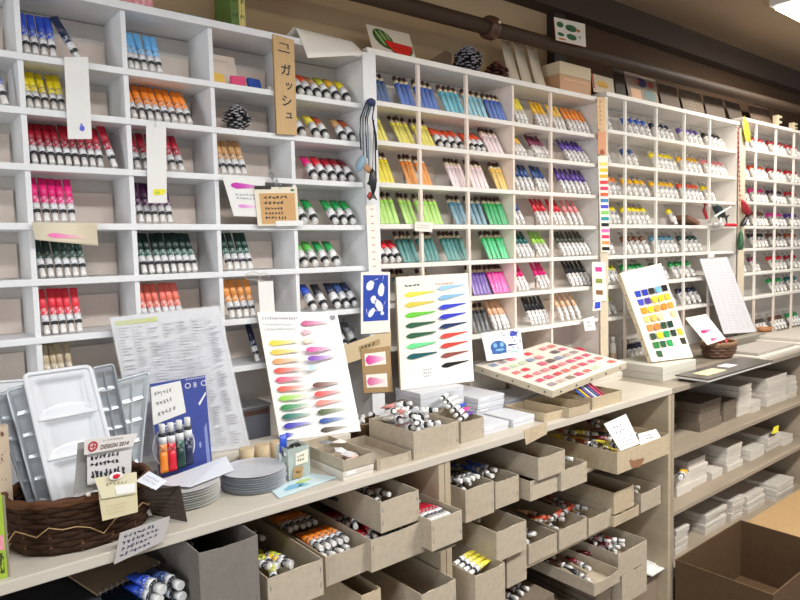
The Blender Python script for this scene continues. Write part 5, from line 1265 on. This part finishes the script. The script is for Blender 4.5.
# blue book with note, clear dish with four tubes
yb = 1.50
c0, c1, c2, c3 = atY(160, 478, 1.487), atY(213, 468, 1.487), atY(205, 375, yb + .02), atY(150, 384, yb + .02)
c0.z = c1.z = CT + .001
pn = Panel(c0, c1, c2, c3, .010); pn.face(mat('3c4c98', .4, vary=.12, scale=12), mat('d8d8de', .6))
pn.text('O', .60, .90, .075, PAPER, bold=-.005).text('8', .76, .90, .07, PAPER, bold=-.01).text('O', .90, .90, .075, PAPER, bold=-.005)
for i in range(11): pn.blob(.64 + i * .033, .985, .008, .008, PAPER, n=6)
pn.poly([(.83, .74), (.98, .84), (.99, .82), (.85, .72)], PAPER).blob(.8, .35, .02, .03, mat('9aa8d8', .4)).poly([(.9, .1), (.97, .1), (.95, .55), (.9, .5)], mat('8a94c8', .4))
e = empty('blue_book', pn.c[0], 'blue book with white lettering standing behind the plates', 'book'); into(pn.build('book_cover'), e)
p3 = Panel(pn.at(-.02, .62, .003), pn.at(.58, .68, .003), pn.at(.53, .985, .003), pn.at(-.0, .97, .003), .001); p3.face(PAPER).scrib(.08, .68, .85, .9, INK, 1, 8, .012).scrib(.12, .42, .75, .62, INK, 1, 6, .012).scrib(.12, .14, .85, .34, INK, 1, 6, .012)
cardobj(p3, 'note_card', 'white handwritten note stuck on the blue book', 'note')
cd = atY(174, 446, 1.468)
e = empty('clear_dish', cd, 'round clear dish display holding four tubes in front of the blue book', 'dish')
q = G(); T = Matrix.Rotation(math.pi / 2 - .12, 4, 'X'); q.tube([T @ Vector((.047 * math.cos(a), .050 * math.sin(a), 0)) for a in [2 * math.pi * i / 40 for i in range(40)]], .0018, 6, closed=True); q.build('dish_rim', mat('d8dce2', .2), e)
q = G(); q.loft([(-.0005, .047, .050), (.0005, .047, .050)], 40, T=T @ Matrix.Translation((0, 0, -.004))); q.build('dish_face', mat('eef0f6', .1, alpha=.25, spec=.8), e)
q = G(); q.box(-.03, .03, -.002, .02, CT - cd.z + .0006, -.046); q.build('dish_stand', mat('3a4aa0', .4), e)
for i, (c, n) in enumerate((('orange', 'orange'), ('red', 'red'), ('darkgreen', 'dark green'), ('navy', 'navy'))):
    z0_ = cd.z + .060 + [0, .0, .002, .005][i]
    tube('A', c, .0088, (cd.x - .032 + i * .0192, 1.448, z0_), (math.pi - .03, 0, 0), 'gouache_tube', f'{n} gouache tube, cap up, in the round clear dish display', 'gouache tube', None)

# stacks of round plates
PLM = mat('c3c6cc', .3, vary=.03); PLM2 = mat('cfcdc8', .3, vary=.03)
def plates(cx, cy, rr, n, where, m):
    for k in range(n):
        q = G(); z = k * .0052
        q.loft([(0, rr * .62, rr * .62), (.0012, rr * .66, rr * .66), (.004, rr * .97, rr * .97), (.0049, rr, rr), (.0052, rr * .985, rr * .985), (.0042, rr * .93, rr * .93), (.0028, rr * .66, rr * .66)], 40)
        o = q.build('round_plate', m, None, 0, (cx + U(-.0015, .0015), cy + U(-.0015, .0015), CT + .0006 + z * 1.0))
        nm = 'topmost' if k == n - 1 else 'lowest' if k == 0 else ['', 'second from the bottom', 'third from the bottom', 'fourth from the bottom', 'fifth from the bottom', 'sixth from the bottom', 'seventh from the bottom'][k]
        tag(o, f'white round plate, {nm} in the {where} stack', 'plate', f'plates in the {where} stack')
plates(.513, 1.405, .078, 8, 'left', PLM2); plates(.672, 1.385, .074, 8, 'right', PLM)
zt = CT + .0006 + 8 * .0052 + .004
pn = Panel(atZ(190, 487, zt), atZ(234, 470, zt), atZ(226, 456, zt + .012), atZ(150, 484, zt + .003), .0008); pn.face(mat('d9dde6', .5)).scrib(.1, .2, .7, .5, mat('b9bfcc', .6), 2, 7, .01)
cardobj(pn, 'paper_sheet', 'pale creased paper lying over the left stack of plates', 'paper')
pn = Panel(atZ(279, 498, CT + .0025), atZ(337, 477, CT + .0025), atZ(312, 473, CT + .0025), atZ(270, 489, CT + .0025), .0012); pn.face(mat('c9dde2', .5)).blob(.35, .45, .2, .2, mat('7ab4d0', .5), rag=.2).blob(.6, .65, .15, .15, mat('b8d080', .5), rag=.2).blob(.5, .3, .1, .1, mat('88c0c8', .5), rag=.2)
cardobj(pn, 'leaflet', 'pale blue-green leaflet lying at the worktop edge right of the plates', 'leaflet')

# clear cup with kraft tags
c = atZ(297, 480, CT); cx, cy = .770, 1.375
e = empty('clear_holder', (cx, cy, CT), 'clear plastic holder with a handwritten card and a tan tag', 'holder')
GL = mat('cfdcd6', .1, alpha=.4, spec=.7)
for b in ((-.029, .029, -.030, -.0285), (-.029, .029, .0285, .030), (-.029, -.0275, -.0284, .0284), (.0275, .029, -.0284, .0284)):
    q = G(); q.box(*b, .0006, .078); q.build('clear_wall', GL, e)
q = G(); q.box(-.0274, .0274, -.0284, .0284, .0006, .003); q.build('holder_base', GL, e)
pn = Panel(Vector((-.012, -.033, .036)), Vector((.022, -.033, .038)), Vector((.024, -.032, .068)), Vector((-.010, -.032, .064)), .0008); pn.n = Vector((0, -1, 0)); pn.face(mat('e0dcc8', .6)).scrib(.1, .2, .9, .85, INK, 2, 4, .03); pn.build('card_note', e)
pn = Panel(Vector((-.022, -.034, .008)), Vector((.004, -.034, .004)), Vector((.010, -.033, .030)), Vector((-.016, -.033, .032)), .0008); pn.n = Vector((0, -1, 0)); pn.face(KRAFT).scrib(.2, .3, .85, .75, INK, 1, 4, .04); pn.build('kraft_tag', e)
for i, (dx, dz) in enumerate(((-.018, 0), (.004, .003), (.016, .001))):
    q = G(); q.tube([(cx + dx + .011 * math.cos(a), cy - .004 + i * .008, CT + .062 + dz + .011 * math.sin(a)) for a in [2 * math.pi * k / 16 for k in range(16)]], .0028, 6, closed=True)
    tag(q.build('black_ring', DARK), ['leftmost black ring sticking out of the clear holder', 'middle black ring in the clear holder', 'rightmost black ring in the clear holder'][i], 'ring')
tube('E', 'blue', .009, (cx - .022, cy + .012, CT + .012), (.1, 0, 0), 'paint_tube', 'blue tube standing in the clear holder', 'paint tube', None)
for i in range(3):
    x = .70 + i * .042
    q = G(); q.loft([(0, .015, .015), (.06, .019, .019), (.0605, .016, .016)], 14, T=Matrix.Translation((x, 1.478, CT + .0006))); tag(q.build('paper_cup', mat('cbb592', .7, vary=.15, scale=60)), 'beige ribbed paper cup behind the right stack of plates', 'cup', 'beige ribbed cups')
# grey box under the lowest pigeonhole board
a, b = atY(243, 410, 1.63), atY(270, 412, 1.63)
e = empty('grey_case', (a.x, 1.63, CT), 'grey case with a silver rim standing under the lowest board of the left unit', 'case')
q = G(); q.box(-.02, b.x - a.x, 0, .08, .0006, a.z - CT); q.build('case_body', mat('6c6f78', .5), e)
q = G(); q.box(-.023, b.x - a.x + .003, -.003, .083, a.z - CT + .0004, a.z - CT + .006); q.build('case_rim', SILV, e)
q = G(); q.box(-.018, b.x - a.x - .004, -.0012, -.0003, a.z - CT - .02, a.z - CT - .006); q.build('case_stripe', mat('5c4038', .6), e)

# brown bowl of tubes behind the shallow tray
bx, by = 1.085, 1.512
e = empty('brown_bowl', (bx, by, CT), 'brown oval bowl heaped with white tubes in front of the pink swatch card', 'bowl')
q = G(); q.loft([(.0006, .05, .022), (.02, .062, .028), (.05, .072, .034), (.052, .069, .031), (.02, .056, .023), (.004, .045, .018)], 30); q.build('bowl_shell', mat('5c4430', .45, vary=.2, scale=40), e)
q = G(); q.tube([(.071 * math.cos(a), .033 * math.sin(a), .0515) for a in [2 * math.pi * k / 30 for k in range(30)]], .003, 6, closed=True); q.build('bowl_rim', mat('7a6046', .4), e)
for i in range(8):
    lay(random.choice(['white', 'silver', 'pinkish']), bx - .045 + U(0, .06), by - .012 + U(-.006, .006), CT + .050 + i * .0035, U(-1.2, 1.4), U(-.5, -.2), rad=.0085, kind='E', label='white-labelled tube heaped in the brown oval bowl', grp='white tubes in the brown bowl', name='paint_tube', cat='paint tube')
c = atZ(412, 401, 1.04)
q = G(); q.tube([(1.19 + .026 * math.cos(a), 1.475, CT + .0775 + .018 * math.sin(a)) for a in [2 * math.pi * k / 24 for k in range(24)]], .009, 8, closed=True)
tag(q.build('tape_roll', mat('4a423c', .5)), 'dark grey roll behind the heaped worktop box', 'roll')
q = G(); q.box(1.15, 1.245, 1.458, 1.50, CT + .0006, CT + .050); tag(q.build('dark_box', mat('6a6460', .6), bevel=.002), 'dark box under the grey roll', 'box')

# pad with a spiral binding under the worktop edge
za = .868
P = [atZ(97, 594, za - .006), atZ(161, 562, za - .006), atZ(132, 549, za + .004), atZ(62, 571, za + .004)]
pn = Panel(*P, .004); pn.face(mat('9c866c', .7, vary=.1, scale=30))
e = empty('spiral_pad', P[0], 'kraft spiral pad poking out under the worktop edge above the blue tubes', 'notepad'); into(pn.build('pad_cover'), e)
for k in range(12):
    q = G(); p = P[0].lerp(P[1], (k + .5) / 12); q.tube([(p.x, p.y + .005 * math.cos(a), p.z - .001 + .006 * math.sin(a)) for a in [2 * math.pi * j / 10 for j in range(10)]], .0009, 5, closed=True); into(q.build('wire_loop', SILV), e)
p0 = atZ(110, 600, .80)
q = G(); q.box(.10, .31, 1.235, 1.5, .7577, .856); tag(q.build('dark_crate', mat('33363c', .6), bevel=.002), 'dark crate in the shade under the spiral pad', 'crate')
# dark heap on the lowest shelf of the middle cabinet
plaincarton(1.33, 1.665, 1.30, 1.68, .2725, .385, 'brown carton low in the middle cabinet under a heap of dark tubes', CARTB)
for i in range(14):
    lay(['black', 'darkgreen', 'maroon', 'olive', 'navy', 'crimson', 'black'][i % 7], 1.39 + .036 * (i % 7), 1.335 + .13 * (i // 7) + U(0, .03), .3965, U(-.25, .25),
        label='dark tube lying on the brown carton on the lowest shelf', grp='dark tubes on the lowest shelf')

# ------------------------------------------------------------------ light
def area(name, loc, sx, sy, power, col, rot=(0, 0, 0), spread=180):
    l = bpy.data.lights.new(name, 'AREA'); l.shape = 'RECTANGLE'; l.size = sx; l.size_y = sy; l.energy = power; l.color = col; l.spread = math.radians(spread)
    o = bpy.data.objects.new(name, l); COL.objects.link(o); o.location = loc; o.rotation_euler = rot; return o
GLOW = mat('fffaf0', .5, emit=6)
for i, (x, y, w, pw, col) in enumerate([(.5, -.02, 1.2, 21, (.90, .95, 1)), (2.35, -.05, 1.2, 52, (1, .96, .90)), (3.72, 1.16, 1.0, 11, (1, .93, .82))]):
    e = empty('ceiling_light', (x, y, 2.575), ['long white ceiling lamp above the left end of the aisle', 'long white ceiling lamp above the middle of the aisle', 'bright white ceiling lamp at the top right corner'][i], 'ceiling lamp')
    q = G(); q.box(-w / 2 - .02, w / 2 + .02, -.13, .13, -.03, -.001); q.build('lamp_housing', mat('dedcd6', .4), e, .003)
    q = G(); q.box(-w / 2, w / 2, -.11, .11, -.045, -.0305); q.build('diffuser', GLOW, e)
    area('lamp_light', (x, y, 2.525), w, .22, pw, col, spread=162)
area('daylight', (-2.85, -.3, 1.4), 2.5, 1.7, 48, (.92, .96, 1), (0, -math.pi / 2, 0))  # unseen lamp added at the left window, cool light for the left shelves
w = bpy.data.worlds.new('world'); scene.world = w; w.use_nodes = True
w.node_tree.nodes['Background'].inputs[0].default_value = (.95, .96, 1, 1); w.node_tree.nodes['Background'].inputs[1].default_value = .42
vs = scene.view_settings; vs.view_transform = 'Standard'; vs.look = 'None'; vs.exposure = .5; vs.gamma = 1; vs.use_curve_mapping = False
